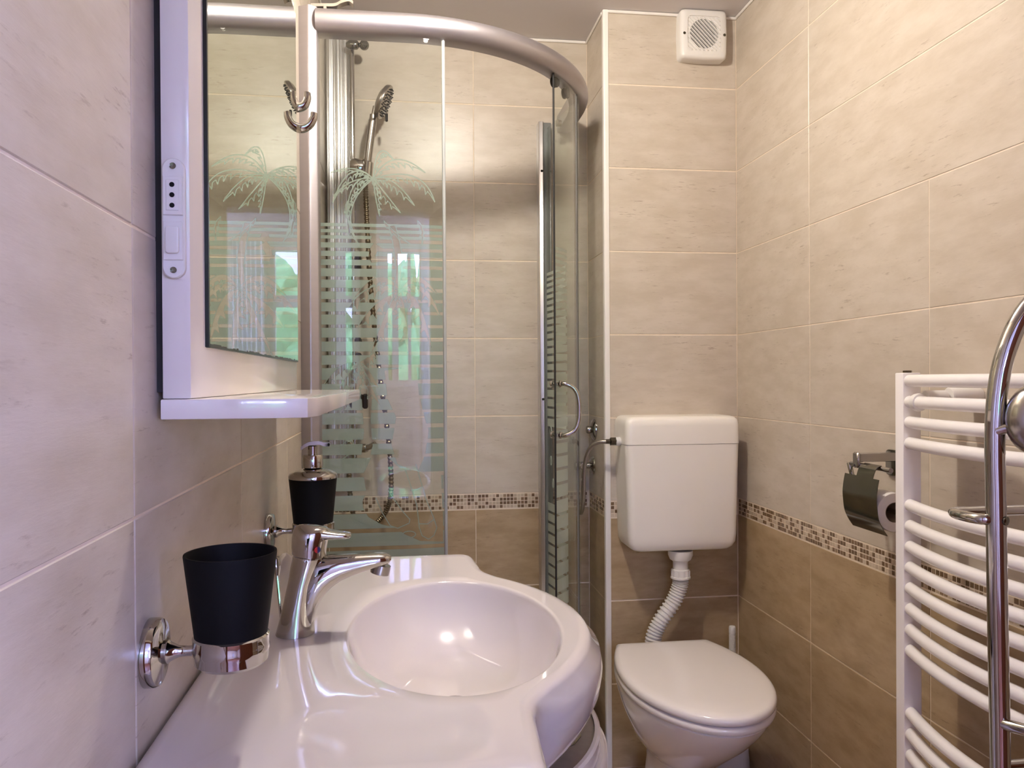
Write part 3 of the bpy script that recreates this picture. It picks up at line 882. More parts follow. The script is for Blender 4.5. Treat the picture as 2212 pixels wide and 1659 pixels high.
# face plate with a round opening
rg = []
n = 64
for k in range(n):
    a = 2 * PI * k / n
    c, s = math.cos(a), math.sin(a)
    q = 0.052 / max(abs(c), abs(s))
    rg.append((c, s, q))
m = MB().loft([[(0.886 + c * q, fy0 + 0.003, 1.03 + s * q) for c, s, q in rg], [(0.886 + c * 0.044, fy0 + 0.003, 1.03 + s * 0.044) for c, s, q in rg], [(0.886 + c * 0.044, fy0 + 0.029, 1.03 + s * 0.044) for c, s, q in rg]], True, False, False)
m.build('fan_face', M['white_plastic'], fn, 45)
MB().lathe([(0.0445, 0), (0.0445, 0.0005)], (0.886, fy0 + 0.030, 1.03), (0, -1, 0), 40).build('fan_recess', M['hole'], fn)
dv = Vector((0.70, 0, -0.71)).normalized(); pv = Vector((dv.z, 0, -dv.x))
for k in range(-7, 8):
    o_ = pv * (k * 0.0088)
    h = 0.049
    # slat clipped to the square opening
    t0, t1 = -0.2, 0.2
    for axn in (0, 2):
        a0, a1 = (-h - o_[axn]) / dv[axn], (h - o_[axn]) / dv[axn]
        t0, t1 = max(t0, min(a0, a1)), min(t1, max(a0, a1))
    if t1 - t0 < 0.008: continue
    a, b = o_ + dv * t0, o_ + dv * t1
    w_ = pv * 0.0013
    c3 = Vector((0.886, 0, 1.03))
    m = MB()
    vs = []
    for yy in (fy0 - 0.0005, fy0 + 0.007):
        for q in (a - w_, b - w_, b + w_, a + w_):
            vs.append((c3.x + q.x, yy, c3.z + q.z))
    m.add(vs, [(0, 1, 2, 3), (7, 6, 5, 4), (0, 4, 5, 1), (1, 5, 6, 2), (2, 6, 7, 3), (3, 7, 4, 0)])
    m.build('slat', M['white_plastic'], fn, 30)
for sx in (-0.062, 0.0625):
    MB().lathe([(0.0042, 0), (0.0042, 0.0008), (0.002, 0.0012)], (0.886 + sx, fy0 - 0.0002, 1.028), (0, -1, 0), 14).build('screw', M['steel_dark'], fn)

# ------------------------------------------------------------------ cistern with its pipe and supply hose
ci = thing('toilet_cistern', (0.76, YB, -0.485), 'ivory plastic cistern hung on the wall above the toilet', 'cistern')
def rrect(x0, x1, y0, y1, r, z, n=5):
    return [(x, y, z) for x, y in fillet([(x0, y0), (x1, y0), (x1, y1), (x0, y1)], [r, r, 0.002, 0.002], n)]
cw = YB - 0.0006
rings = []
for z, ins, fy in ((-0.4985, 0.046, 0.030), (-0.498, 0.036, 0.020), (-0.495, 0.027, 0.012), (-0.488, 0.017, 0.006), (-0.474, 0.009, 0.002), (-0.45, 0.0065, 0.0), (-0.3, 0.003, 0.0), (-0.1895, -0.001, -0.001)):
    rings.append(rrect(0.617 + ins, 0.957 - ins, 2.176 + fy, cw, 0.022, z))
MB().loft(rings).build('cistern_body', M['cistern'], ci, 50)
rings = []
for z, ins in ((-0.1885, -0.002), (-0.135, -0.001), (-0.120, 0.002), (-0.112, 0.009), (-0.109, 0.017), (-0.108, 0.027)):
    rings.append(rrect(0.617 + ins, 0.957 - ins, 2.174 + max(0, ins), cw, 0.022, z))
MB().loft(rings).build('cistern_lid', M['cistern'], ci, 50)
fx, fy_ = 0.7915, 2.222
m = MB().lathe([(0.036, -0.5030), (0.036, -0.5170), (0.031, -0.5290), (0.024, -0.5330), (0.022, -0.5370), (0.022, -0.5650)], (fx, fy_, 0), (0, 0, 1), 28)
m.build('flush_outlet', M['white_plastic'], ci)
m = MB().lathe([(0.022, -0.5570), (0.026, -0.5590), (0.026, -0.5790), (0.029, -0.5800), (0.029, -0.5850), (0.022, -0.5870)], (fx, fy_, 0), (0, 0, 1), 28)
for k in range(12):
    a = 2 * PI * k / 12
    m.box(fx + 0.0265 * math.cos(a) - 0.0012, fx + 0.0265 * math.cos(a) + 0.0012, fy_ + 0.0265 * math.sin(a) - 0.0012, fy_ + 0.0265 * math.sin(a) + 0.0012, -0.5790, -0.5620)
m.build('union_nut', M['white_plastic'], ci)
pth = bez([(fx, fy_, -0.5830), (fx - 0.002, fy_, -0.6070), (fx - 0.020, fy_ + 0.002, -0.6520), (fx - 0.058, fy_ + 0.004, -0.7070), (fx - 0.080, fy_ + 0.004, -0.7520), (fx - 0.084, fy_ + 0.002, -0.80), (fx - 0.085, 2.20, -0.85), (fx - 0.086, 2.15, -0.868)], 22)
MB().tube(pth, [0.0215 + 0.0024 * (1 if i % 4 < 2 else -1) for i in range(len(pth))], 20).build('corrugated_pipe', M['white_plastic'], ci, 25)
m = MB().lathe([(0.011, 0), (0.013, 0.003), (0.013, 0.014), (0.009, 0.016)], (0.616, 2.235, -0.182), (-1, 0, 0), 16)
inl = m.build('inlet_stub', M['white_plastic'], ci)
MB().lathe([(0.0125, 0.014), (0.0125, 0.030), (0.008, 0.032), (0.0075, 0.044)], (0.616, 2.235, -0.182), (-1, 0, 0), 6).build('hex_nut', M['steel_dark'], ci)
hp_ = bez([(0.575, 2.235, -0.182), (0.552, 2.245, -0.185), (0.530, 2.262, -0.205), (0.520, 2.285, -0.255), (0.522, 2.305, -0.330), (0.524, 2.330, -0.385), (0.528, 2.375, -0.412), (0.540, 2.42, -0.385), (0.5535, 2.455, -0.342), (0.556, 2.4625, -0.3245)], 12)
MB().tube(hp_, 0.0062, 12).build('supply_hose', M['braid'], ci)

sv = thing('stop_valve', (XCOL, 2.465, -0.278), 'chrome corner stop valve feeding the cistern hose', 'valve')
m = MB().lathe([(0.030, 0), (0.028, 0.004), (0.016, 0.010), (0.009, 0.011), (0.009, 0.026)], (XCOL - TH - 0.0002, 2.465, -0.276), (-1, 0, 0), 26)
m.build('rosette', M['chrome'], sv)
m = MB().lathe([(0.011, -0.014), (0.012, -0.010), (0.012, 0.012), (0.008, 0.014)], (0.556, 2.465, -0.276), (0, 1, 0.0), 18)
m.tube([(0.556, 2.465, -0.276), (0.556, 2.464, -0.300), (0.556, 2.463, -0.316)], [0.009, 0.009, 0.0085], 6)
m.build('valve_body', M['chrome'], sv)
m = MB().lathe([(0.006, 0), (0.014, 0.002), (0.015, 0.010), (0.012, 0.018), (0.004, 0.019)], (0.546, 2.462, -0.276), (-1, -0.1, 0), 8)
m.build('valve_handle', M['chrome_soft'], sv)
vc = thing('concealed_valve', (XCOL, 2.442, -0.16), 'round chrome cover with a knob on the side of the boxed-in column', 'valve')
m = MB().lathe([(0.034, 0), (0.0335, 0.004), (0.028, 0.008), (0.014, 0.013), (0.009, 0.014)], (XCOL - TH - 0.0002, 2.442, -0.160), (-1, 0, 0), 28)
m.build('rosette', M['chrome'], vc)
MB().lathe([(0.010, 0.013), (0.012, 0.015), (0.012, 0.024), (0.010, 0.027), (0.002, 0.028)], (XCOL - TH, 2.442, -0.160), (-1, 0, 0), 20).build('valve_knob', M['chrome_soft'], vc)

# ------------------------------------------------------------------ toilet
to = thing('toilet', (0.706, 1.95, ZFL), 'white toilet with closed lid under the cistern', 'toilet')
def dplan(z, hw, y_front, y_back, bw, n=40, cx=0.706):
    """D-shaped outline: elliptical front, straight tapered rear"""
    ym = y_front + (y_back - y_front) * 0.56
    pts = []
    for k in range(n + 1):
        a = PI * k / n
        pts.append((cx + hw * math.cos(a), ym - (ym - y_front) * math.sin(a), z))
    # rear, from left to right
    for k in range(1, 8):
        t = k / 8
        pts.append((cx - hw + (hw - bw) * t ** 2.0, ym + (y_back - 0.012 - ym) * t, z))
    pts.append((cx - bw + 0.003, y_back - 0.003, z)); pts.append((cx - bw + 0.014, y_back, z))
    pts.append((cx + bw - 0.014, y_back, z)); pts.append((cx + bw - 0.003, y_back - 0.003, z))
    for k in range(7, 0, -1):
        t = k / 8
        pts.append((cx + hw - (hw - bw) * t ** 2.0, ym + (y_back - 0.012 - ym) * t, z))
    return pts
L_ = dict(hw=0.1805, y_front=1.618, y_back=2.135, bw=0.137)
def ring_in(z, ins):
    return dplan(z, L_['hw'] - ins, L_['y_front'] + ins, L_['y_back'] - ins, L_['bw'] - ins)
MB().loft([ring_in(-0.755, 0.004), ring_in(-0.7535, 0.001), ring_in(-0.748, 0.0), ring_in(-0.742, 0.001), ring_in(-0.7375, 0.005), ring_in(-0.7350, 0.012), ring_in(-0.7335, 0.030), ring_in(-0.7325, 0.075)]).build('lid', M['lid_white'], to, 60)
MB().loft([ring_in(-0.776, 0.006), ring_in(-0.7745, 0.003), ring_in(-0.768, 0.001), ring_in(-0.7605, 0.003), ring_in(-0.7585, 0.007)]).build('seat', M['lid_white'], to, 60)
bowl = []
for z, hw, yf, yb, bw in ((-ZC, 0.076, 1.90, 2.17, 0.07), (-1.15, 0.060, 1.92, 2.16, 0.055), (-1.06, 0.050, 1.93, 2.15, 0.046), (-1.01, 0.054, 1.915, 2.145, 0.05), (-0.975, 0.082, 1.865, 2.13, 0.070), (-0.94, 0.112, 1.810, 2.13, 0.090), (-0.90, 0.134, 1.757, 2.135, 0.105),
                          (-0.87, 0.147, 1.717, 2.14, 0.115), (-0.84, 0.159, 1.682, 2.145, 0.123), (-0.815, 0.167, 1.656, 2.15, 0.129), (-0.795, 0.172, 1.638, 2.154, 0.133), (-0.783, 0.174, 1.630, 2.155, 0.134), (-0.779, 0.171, 1.634, 2.151, 0.131)):
    bowl.append(dplan(z, hw, yf, yb, bw))
MB().loft(bowl).build('bowl', M['porcelain'], to, 60)
for sx in (-0.075, 0.075):
    m = MB().lathe([(0.012, -0.018), (0.012, 0.018)], (0.706 + sx, 2.138, -0.760), (1, 0, 0), 16)
    m.build('hinge', M['white_plastic'], to)

br = thing('toilet_brush', (0.947, 2.215, ZFL), 'white toilet brush standing in the corner behind the toilet', 'toilet brush')
MB().lathe([(0.048, ZFL), (0.050, ZFL + 0.01), (0.042, ZFL + 0.12), (0.040, ZFL + 0.125), (0.020, ZFL + 0.126)], (0.947, 2.215, 0), (0, 0, 1), 28).build('brush_pot', M['white_plastic'], br)
hprof = [(0.0095, ZFL + 0.12), (0.0095, -0.810)]
z = -0.810
while z < -0.752:
    hprof += [(0.0098, z), (0.0098, z + 0.0022), (0.0086, z + 0.0026), (0.0086, z + 0.0042)]
    z += 0.0045
hprof += [(0.0100, z), (0.0100, -0.736), (0.0088, -0.732), (0.003, -0.731)]
MB().lathe(hprof, (0.947, 2.215, 0), (0, 0, 1), 18).build('brush_handle', M['white_plastic'], br)

# ------------------------------------------------------------------ washbasin on its vanity
bs = thing('washbasin', (0.0, 1.078, -0.445), 'large white porcelain washbasin with bulging oval bowl on the vanity', 'washbasin')
BY = 1.078
YN, YF = 0.652, 1.504
BR, BCX = 0.367, -0.122
arcp = []
for k in range(25):
    y = 0.815 + (1.341 - 0.815) * k / 24
    arcp.append((BCX + math.sqrt(BR * BR - (y - BY) ** 2), y))
def wl_(y): return wlx(y) + TH + 0.0012
outline = [(wl_(YF), YF), (wl_(YN), YN), (0.118, YN), (0.126, 0.795)] + arcp[1:-1] + [(0.131, 1.362), (0.120, YF)]
rads = [0.004, 0.004, 0.022, 0.030] + [0] * (len(arcp) - 2) + [0.030, 0.030]
outline = fillet(outline, rads, 7)
def resample(poly, n, start):
    P = [Vector((p[0], p[1])) for p in poly]
    P.append(P[0])
    L = [0]
    for a, b in zip(P[:-1], P[1:]): L.append(L[-1] + (b - a).length)
    out = []
    j = 0
    for i in range(n):
        s = L[-1] * i / n
        while L[j + 1] < s: j += 1
        t = (s - L[j]) / max(1e-9, L[j + 1] - L[j])
        out.append(P[j] + (P[j + 1] - P[j]) * t)
    k = min(range(n), key=lambda i: (out[i] - Vector(start)).length)
    return out[k:] + out[:k]
NB = 240
O = resample(outline, NB, (0.245, BY))
EC = (0.060, 1.058)
EA, EB = 0.139, 0.234
# angle-matched bowl rim so that rings stay untwisted
def rim(f, p):
    d = Vector((p.x - EC[0], p.y - EC[1]))
    a = math.atan2(d.y / EB, d.x / EA)
    return Vector((EC[0] + EA * f * math.cos(a), EC[1] + EB * f * math.sin(a)))
ang_sign = 1
cen = Vector((0.0, BY))
def inset(i, d):
    a, b = O[(i - 1) % NB], O[(i + 1) % NB]
    t = (b - a).normalized()
    nn = Vector((t.y, -t.x))
    c = O[i]
    if (c + nn * 0.01 - Vector((0.0, BY))).length < (c - Vector((0.0, BY))).length and False:
        nn = -nn
    return c - nn * d
# orientation of the outline
area = sum(O[i].x * O[(i + 1) % NB].y - O[(i + 1) % NB].x * O[i].y for i in range(NB))
sgn = 1 if area > 0 else -1
def off(i, d):
    a, b = O[(i - 2) % NB], O[(i + 2) % NB]
    t = (b - a).normalized()
    return O[i] + Vector((t.y, -t.x)) * sgn * d
ZB = -0.330
def zdeck(p):
    t = min(1, max(0, (0.040 - (p.x - wlx(p.y))) / 0.026))
    lip = 0.014 * t * t * (3 - 2 * t)
    # shallow soap shelf on the near wing
    q = ((p.x + 0.02) / 0.085) ** 4 + ((p.y - 0.745) / 0.055) ** 4
    dip = -0.0035 * (1 - min(1, max(0, (q - 0.5) / 1.3)))
    return ZB + lip + dip
rings = []
for f, z in ((0.10, -0.4365), (0.16, -0.436), (0.34, -0.433), (0.52, -0.4265), (0.68, -0.415), (0.80, -0.398), (0.88, -0.381), (0.94, -0.362), (0.975, -0.345), (0.993, -0.3355), (1.004, -0.3315), (1.02, -0.3300)):
    rings.append([(rim(f, p).x, rim(f, p).y, z) for p in O])
for t in (0.15, 0.3, 0.45, 0.6, 0.75, 0.88):
    r = []
    for i, p in enumerate(O):
        e = rim(1.02, p); q = e.lerp(off(i, -0.016), t)
        r.append((q.x, q.y, zdeck(q)))
    rings.append(r)
def edge(d, dz, wall_flat=True):
    r = []
    for i, p in enumerate(O):
        q = off(i, d)
        r.append((max(q.x, wl_(q.y)), q.y, zdeck(off(i, -0.016)) + dz))
    rings.append(r)
edge(-0.016, 0.0); edge(-0.010, -0.001); edge(-0.005, -0.0032); edge(-0.0015, -0.007); edge(0.0, -0.012)
def under(shr, z):
    """front edge rolls under towards the bowl; wings stay slim"""
    r = []
    for i, p in enumerate(O):
        k = min(1, max(0, (0.285 - abs(p.y - BY)) / 0.05)); k = k * k * (3 - 2 * k)
        bul = shr[0] * k + shr[1] * (1 - k)
        q = off(i, bul)
        zz = z[0] * k + z[1] * (1 - k)
        r.append((max(q.x, wl_(q.y)), q.y, zz))
    rings.append(r)
under((0.010, 0.0), (-0.352, -0.348)); under((0.013, 0.0), (-0.370, -0.358)); under((0.010, -0.001), (-0.392, -0.366)); under((0.000, -0.004), (-0.414, -0.372))
under((-0.018, -0.010), (-0.436, -0.375)); under((-0.040, -0.030), (-0.453, -0.376)); under((-0.055, -0.060), (-0.4655, -0.385))
under((-0.060, -0.064), (-0.4670, -0.387))
for f in (0.7, 0.4, 0.1):
    rings.append([(0.02 + (x - 0.02) * f, BY + (y - BY) * f, -0.4670 + (z + 0.4670) * max(0, f - 0.3)) for x, y, z in rings[-1 if f == 0.7 else -1]])
basin = MB().loft(rings, True, True, True).build('basin', M['basin'], bs, 75)
MB().lathe([(0.024, 0), (0.023, 0.0025), (0.014, 0.004), (0.001, 0.005)], (EC[0], EC[1], -0.4363), (0, 0, 1), 28).build('drain_plug', M['chrome'], bs)
MB().lathe([(0.013, 0), (0.012, 0.001)], (-0.0640, 0.957, -0.3440), (0.93, 0.25, 0.3), 24).build('overflow_hole', M['hole'], bs)

# vanity: taupe top board with white lipping, white body with curved doors
va = thing('vanity_unit', (0.0, BY, ZFL), 'white vanity cabinet with a curved front below the washbasin', 'vanity')
VX = 0.005
def vplan(R):
    pts = [(wl_(BY + R), BY + R), (wl_(BY - R), BY - R)]
    for k in range(49):
        t = -PI / 2 + PI * k / 48
        pts.append((VX + R * math.cos(t), BY + R * math.sin(t)))
    return pts
def arc_block(R0, R1, z0, z1, t0, t1, top=0.003, n=33):
    rg = []
    for k in range(n):
        t = t0 + (t1 - t0) * k / (n - 1)
        c, s = math.cos(t), math.sin(t)
        rg.append([(VX + r * c, BY + r * s, z) for r, z in ((R0, z0), (R1, z0), (R1, z1 - top), (R1 - top, z1), (R0, z1))])
    return MB().loft(rg)
MB().prism(vplan(0.2455), -0.484, -0.4676, 0.0).build('top_board', M['vanity_top'], va)
arc_block(0.2460, 0.2535, -0.484, -0.4640, -PI / 2, PI / 2, 0.003, 49).build('lipping', M['lacquer'], va, 40)
MB().prism(vplan(0.2440), -1.09, -0.4845, 0.002).build('cabinet_body', M['lacquer'], va)
MB().prism(vplan(0.215), ZFL, -1.09, 0.0).build('plinth', M['lacquer'], va)
for s_ in (-1, 1):
    t0, t1 = (-1.25, -0.006) if s_ < 0 else (0.006, 1.25)
    dr_ = arc_block(0.2445, 0.2625, -1.08, -0.4870, t0, t1, 0.004).build('door', M['lacquer'], va, 45)
    t = 0.10 * s_
    hx, hy, ux, uy = VX + 0.2625 * math.cos(t), BY + 0.2625 * math.sin(t), math.cos(t), math.sin(t)
    MB().tube([(hx + ux * d, hy + uy * d, z) for d, z in ((-0.001, -0.62), (0.020, -0.62), (0.023, -0.63), (0.023, -0.73), (0.020, -0.74), (-0.001, -0.74))], 0.005, 10).build('door_handle', M['chrome'], dr_)
# small mirrored plate lying on the board under the bulge
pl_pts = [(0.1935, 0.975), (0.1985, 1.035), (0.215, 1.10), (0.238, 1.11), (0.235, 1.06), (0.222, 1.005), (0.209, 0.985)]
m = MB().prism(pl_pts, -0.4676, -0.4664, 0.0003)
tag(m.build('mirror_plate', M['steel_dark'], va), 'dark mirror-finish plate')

# ------------------------------------------------------------------ tap
tp = thing('basin_tap', (-0.149, 1.057, ZB), 'chrome single-lever mixer tap on the washbasin', 'tap')
TX, TY = -0.1485, 1.057
kz = TY / 1700.0
def tz(py): return -0.2284 - (py - 1200) * 0.0006084
def tx(px): return -0.1724 + (px - 594) * 0.000597
rings = []
for py, xa, xb, hw in ((1373, 594, 678, 0.0262), (1366, 594, 678, 0.0262), (1340, 602, 676, 0.0250), (1300, 612, 676, 0.0235), (1260, 621, 682, 0.0228), (1225, 627, 694, 0.0225), (1208, 631, 699, 0.0224), (1204, 631, 700, 0.0224), (1202, 633, 698, 0.0212), (1198, 634, 698, 0.0212)):
    c, h = (tx(xa) + tx(xb)) / 2, (tx(xb) - tx(xa)) / 2
    z = max(tz(py), ZB + 0.0008) if py < 1373 else ZB + 0.0004
    rings.append([(c + h * math.cos(2 * PI * k / 36), TY + hw * math.sin(2 * PI * k / 36), z + 0.10 * h * math.cos(2 * PI * k / 36) * (0 if py > 1360 else -0.6)) for k in range(36)])
m = MB().loft(rings)
# spout: flat top, underside sweeping down into the body
sp_ = []
for px, top, bot, hw in ((640, 1208, 1366, 0.016), (660, 1207, 1362, 0.019), (671, 1206, 1352, 0.0203), (677, 1205, 1335, 0.0208), (683, 1204, 1317, 0.021), (691, 1203, 1301, 0.0208), (702, 1202, 1285, 0.0203), (717, 1201, 1270, 0.0195), (736, 1200.5, 1257, 0.0185), (758, 1200, 1248, 0.0176), (785, 1199.5, 1239, 0.0168), (812, 1199.5, 1232, 0.016), (830, 1200.5, 1227, 0.0145), (840, 1205, 1222, 0.0105), (845, 1210, 1217, 0.005)):
    zt, zb = tz(top), tz(bot)
    ring = []
    for k in range(28):
        a = 2 * PI * k / 28
        ca, sa = math.cos(a), math.sin(a)
        yy = TY + hw * math.copysign(abs(ca) ** 0.75, ca)
        zz = (zt + zb) / 2 + (zt - zb) / 2 * math.copysign(abs(sa) ** 0.8, sa)
        ring.append((tx(px), yy, zz))
    sp_.append(ring)
m.loft(sp_)
m.build('tap_body', M['chrome'], tp, 45)
MB().lathe([(0.0125, 0), (0.0125, 0.012), (0.010, 0.013), (0.009, 0.008)], (tx(824), TY, tz(1226)), (-0.25, 0, -1), 24).build('aerator', M['chrome_soft'], tp)
rings = []
for py, xa, xb, hw in ((1203, 633, 698, 0.0212), (1200.5, 632, 700, 0.0216), (1199, 630, 703, 0.0228), (1185, 629, 704, 0.0228), (1165, 630, 708, 0.0228), (1150, 633, 712, 0.0215), (1142, 638, 712, 0.019), (1137, 646, 704, 0.014), (1135, 656, 690, 0.006)):
    c, h = (tx(xa) + tx(xb)) / 2, (tx(xb) - tx(xa)) / 2
    rings.append([(c + h * math.cos(2 * PI * k / 36), TY + hw * math.sin(2 * PI * k / 36), tz(py) - 0.12 * h * math.cos(2 * PI * k / 36)) for k in range(36)])
m = MB().loft(rings)
lv = []
for px, top, bot, hw in ((668, 1137, 1166, 0.018), (690, 1141, 1166, 0.0175), (710, 1146, 1166, 0.0165), (730, 1150, 1166, 0.0155), (745, 1152, 1166, 0.0145), (754, 1154, 1165, 0.012), (758, 1157, 1162, 0.006)):
    zt, zb = tz(top), tz(bot)
    lv.append([(tx(px), TY + hw * math.copysign(abs(math.cos(2 * PI * k / 24)) ** 0.7, math.cos(2 * PI * k / 24)), (zt + zb) / 2 + (zt - zb) / 2 * math.copysign(abs(math.sin(2 * PI * k / 24)) ** 0.8, math.sin(2 * PI * k / 24))) for k in range(24)])
m.loft(lv)
lev = m.build('lever', M['chrome'], tp, 45)
# indicator dot, half red half blue, on the side facing the doorway
dc = Vector((tx(689), TY - 0.0238, tz(1182)))
for nm, mt, a0 in (('hot_mark', 'red', PI / 2), ('cold_mark', 'blue', -PI / 2)):
    pts = [(dc.x + 0.0038 * math.cos(a0 + PI * k / 14), dc.y, dc.z + 0.0038 * math.sin(a0 + PI * k / 14)) for k in range(15)]
    pts2 = [(x, y + 0.005, z) for x, y, z in pts]
    MB().loft([pts2, pts]).build(nm, M[mt], lev, 30)
m = MB().tube([(-0.1705, 1.098, ZB + 0.0015), (-0.1765, 1.100, -0.262)], 0.0026, 10)
m.lathe([(0.003, 0), (0.0052, 0.008), (0.0058, 0.018), (0.0050, 0.024), (0.001, 0.026)], (-0.1763, 1.100, -0.2635), (-0.1, 0, 1), 18)
m.build('pop_up_rod', M['chrome'], tp)

# ------------------------------------------------------------------ wall holders with tumbler and soap dispenser
def holder(y, zc, r, label):
    xw = wlx(y) + TH + 0.0003
    h = thing('wall_holder', (xw, y, zc), label, 'holder', 'chrome wall holders')
    MB().lathe([(0.0305, 0), (0.0305, 0.008), (0.029, 0.0105), (0.024, 0.0115), (0.011, 0.0125), (0.0085, 0.014)], (xw, y, zc), (1, 0, 0), 36).build('rosette', M['chrome'], h)
    MB().lathe([(0.0105, 0.012), (0.0105, 0.017), (0.0085, 0.019), (0.0052, 0.026), (0.0045, 0.034), (0.0052, -xw + (-0.160 - r) + 0.003)], (xw, y, zc), (1, 0, 0), 20).build('arm', M['chrome'], h)
    cx = -0.160
    prof = [(r - 0.0045, 0.0125), (r - 0.0015, 0.014), (r + 0.0005, 0.0125), (r, 0.004), (r + 0.0008, 0.001), (r, -0.002), (r - 0.001, -0.010), (r - 0.005, -0.0135), (0.002, -0.0138), (0.002, -0.0118), (r - 0.006, -0.0115), (r - 0.0045, -0.008)]
    MB().lathe(prof, (cx, y, zc), (0, 0, 1), 48, 0, False, False).build('ring_cup', M['chrome'], h, 40)
    return cx
cx1 = holder(0.742, -0.2430, 0.0330, 'chrome wall holder carrying the black tumbler')
cx2 = holder(1.371, -0.2540, 0.0345, 'chrome wall holder carrying the black soap dispenser')
m = MB().lathe([(0.0275, -0.2650), (0.0285, -0.2655), (0.0405, -0.1670), (0.0402, -0.1655), (0.0385, -0.1655), (0.0375, -0.168), (0.0265, -0.2600), (0.002, -0.2605)], (cx1, 0.742, 0), (0, 0, 1), 56, 0, True, True)
tu = m.build('tumbler', M['black'], None, 40)
tu.location.z = 0.0105
tag(tu, 'matt black tumbler standing in the nearer wall holder', 'tumbler')
sd = thing('soap_dispenser', (cx2, 1.371, -0.272), 'black soap dispenser with chrome pump in the farther wall holder', 'soap dispenser')
MB().lathe([(0.026, -0.2726), (0.0290, -0.2725), (0.0325, -0.250), (0.0400, -0.172), (0.0398, -0.170), (0.004, -0.1698)], (cx2, 1.371, 0), (0, 0, 1), 48).build('bottle', M['black'], sd, 40)
MB().lathe([(0.0403, -0.172), (0.0405, -0.168), (0.0385, -0.164), (0.0280, -0.1585), (0.018, -0.156), (0.004, -0.1555)], (cx2, 1.371, 0), (0, 0, 1), 48).build('collar_plate', M['chrome'], sd, 40)
m = MB().lathe([(0.010, -0.158), (0.0165, -0.154), (0.0170, -0.150), (0.0170, -0.1345), (0.0160, -0.1325), (0.004, -0.132)], (cx2, 1.371, 0), (0, 0, 1), 32)
m.lathe([(0.0082, -0.133), (0.0082, -0.118), (0.006, -0.117)], (cx2, 1.371, 0), (0, 0, 1), 20)
hd2 = bez([(cx2 - 0.019, 1.371, -0.1215), (cx2 - 0.010, 1.371, -0.1155), (cx2, 1.371, -0.1125), (cx2 + 0.012, 1.371, -0.1125), (cx2 + 0.020, 1.371, -0.115), (cx2 + 0.029, 1.371, -0.115)], 6)
m.loft([[(p.x, p.y - 0.0075, p.z - 0.003), (p.x, p.y + 0.0075, p.z - 0.003), (p.x, p.y + 0.0075, p.z + 0.003), (p.x, p.y - 0.0075, p.z + 0.003)] for p in hd2])
m.build('pump_head', M['chrome'], sd, 40)
MB().lathe([(0.0022, 0), (0.0022, 0.0012)], (cx2 + 0.0275, 1.3645, -0.115), (0, -1, 0), 10).build('spout_hole', M['hole'], sd)

sd.location.z += 0.007

# ------------------------------------------------------------------ mirror board with shelf, socket and switch
XB0, XB1 = -0.2255, -0.2000
mb = thing('mirror_cabinet', (XB0, 1.12, -0.016), 'white lacquered mirror board with a shelf above the washbasin', 'mirror')
MB().box(XB0, XB1, 0.768, 1.479, -0.016, 0.690, 0.0012, 0, 2).build('board', M['lacquer'], mb)
mi = MB().box(XB1 + 0.0002, XB1 + 0.0040, 0.824, 1.468, 0.0355, 0.664).build('mirror_pane', M['mirror'], mb, 0)
m = MB().box(XB1 + 0.0002, XB1 + 0.0039, 0.8205, 0.8236, 0.0345, 0.664)
rr2 = random.Random(5)
y = 0.8236
while y < 1.468:       # chipped dark silvering along the lower edge
    dy = rr2.uniform(0.006, 0.020)
    m.box(XB1 + 0.0002, XB1 + 0.0041, y, min(1.468, y + dy), 0.0340, 0.0362 + rr2.uniform(0, 0.0022))
    y += dy
m.build('mirror_rim', M['mirror_edge'], mi, 0)
sh = fillet([(XB0 - 0.0005, 0.764), (-0.087, 0.764), (-0.087, 1.481), (XB0 - 0.0005, 1.481)], [0, 0.030, 0.004, 0], 2)
MB().prism(sh, -0.0352, -0.0164, 0.0012).build('shelf', M['lacquer'], mb, 25)
for z in (0.12, 0.55):
    m = MB().box(-0.2350, XB0, 1.10, 1.16, z, z + 0.03)
    m.build('wall_cleat', M['black_gloss'], mb)
MB().box(-0.2325, XB0, 0.7735, 0.792, -0.010, 0.686, 0.0005).build('gap_shade_strip', M['rubber'], mb)  # dark strip added to blacken the shadow gap behind the board
# socket strip on the near edge
def stad(w, h, xc, zc, y0, y1, n=10):
    pts = []
    for k in range(n + 1):
        a = PI * k / n
        pts.append((xc + w * math.cos(a), zc + h - w + w * math.sin(a)))
    for k in range(n + 1):
        a = PI + PI * k / n
        pts.append((xc + w * math.cos(a), zc - h + w + w * math.sin(a)))
    return [[(x, y0, z) for x, z in pts], [(x, y1, z) for x, z in pts], [(xc + (x - xc) * 0.9, y1 - 0.001, zc + (z - zc) * 0.985) for x, z in pts]]
xs, zs_ = -0.2130, 0.1510
ss = thing('socket_strip', (xs, 0.7680, 0.0960), 'white shaver socket with rocker switch on the edge of the mirror board', 'socket')
MB().loft(stad(0.0100, 0.0555, xs, zs_, 0.7678, 0.7625)).build('socket_plate', M['white_plastic'], ss, 40)
m = MB().box(xs - 0.0088, xs + 0.0088, 0.7598, 0.7622, 0.1535, 0.1895, 0.0006)
m.box(xs - 0.0058, xs + 0.0058, 0.7590, 0.7600, 0.1575, 0.1860, 0.0005)
skt = m.build('socket_insert', M['white_plastic'], ss, 30)
for z in (0.1622, 0.1718, 0.1812):
    MB().lathe([(0.0023, 0), (0.0023, 0.0003)], (xs - 0.0002, 0.7589, z), (0, -1, 0), 16).build('socket_hole', M['hole'], skt)
m = MB().box(xs - 0.0088, xs + 0.0088, 0.7598, 0.7622, 0.1120, 0.1480, 0.0006)
swf = m.build('switch_frame', M['white_plastic'], ss, 30)
m = MB().prism(fillet([(xs - 0.0060, 0.1180), (xs + 0.0060, 0.1180), (xs + 0.0060, 0.1430), (xs - 0.0060, 0.1430)], 0.0030, 5), 0, 0.0034, 0.0012)
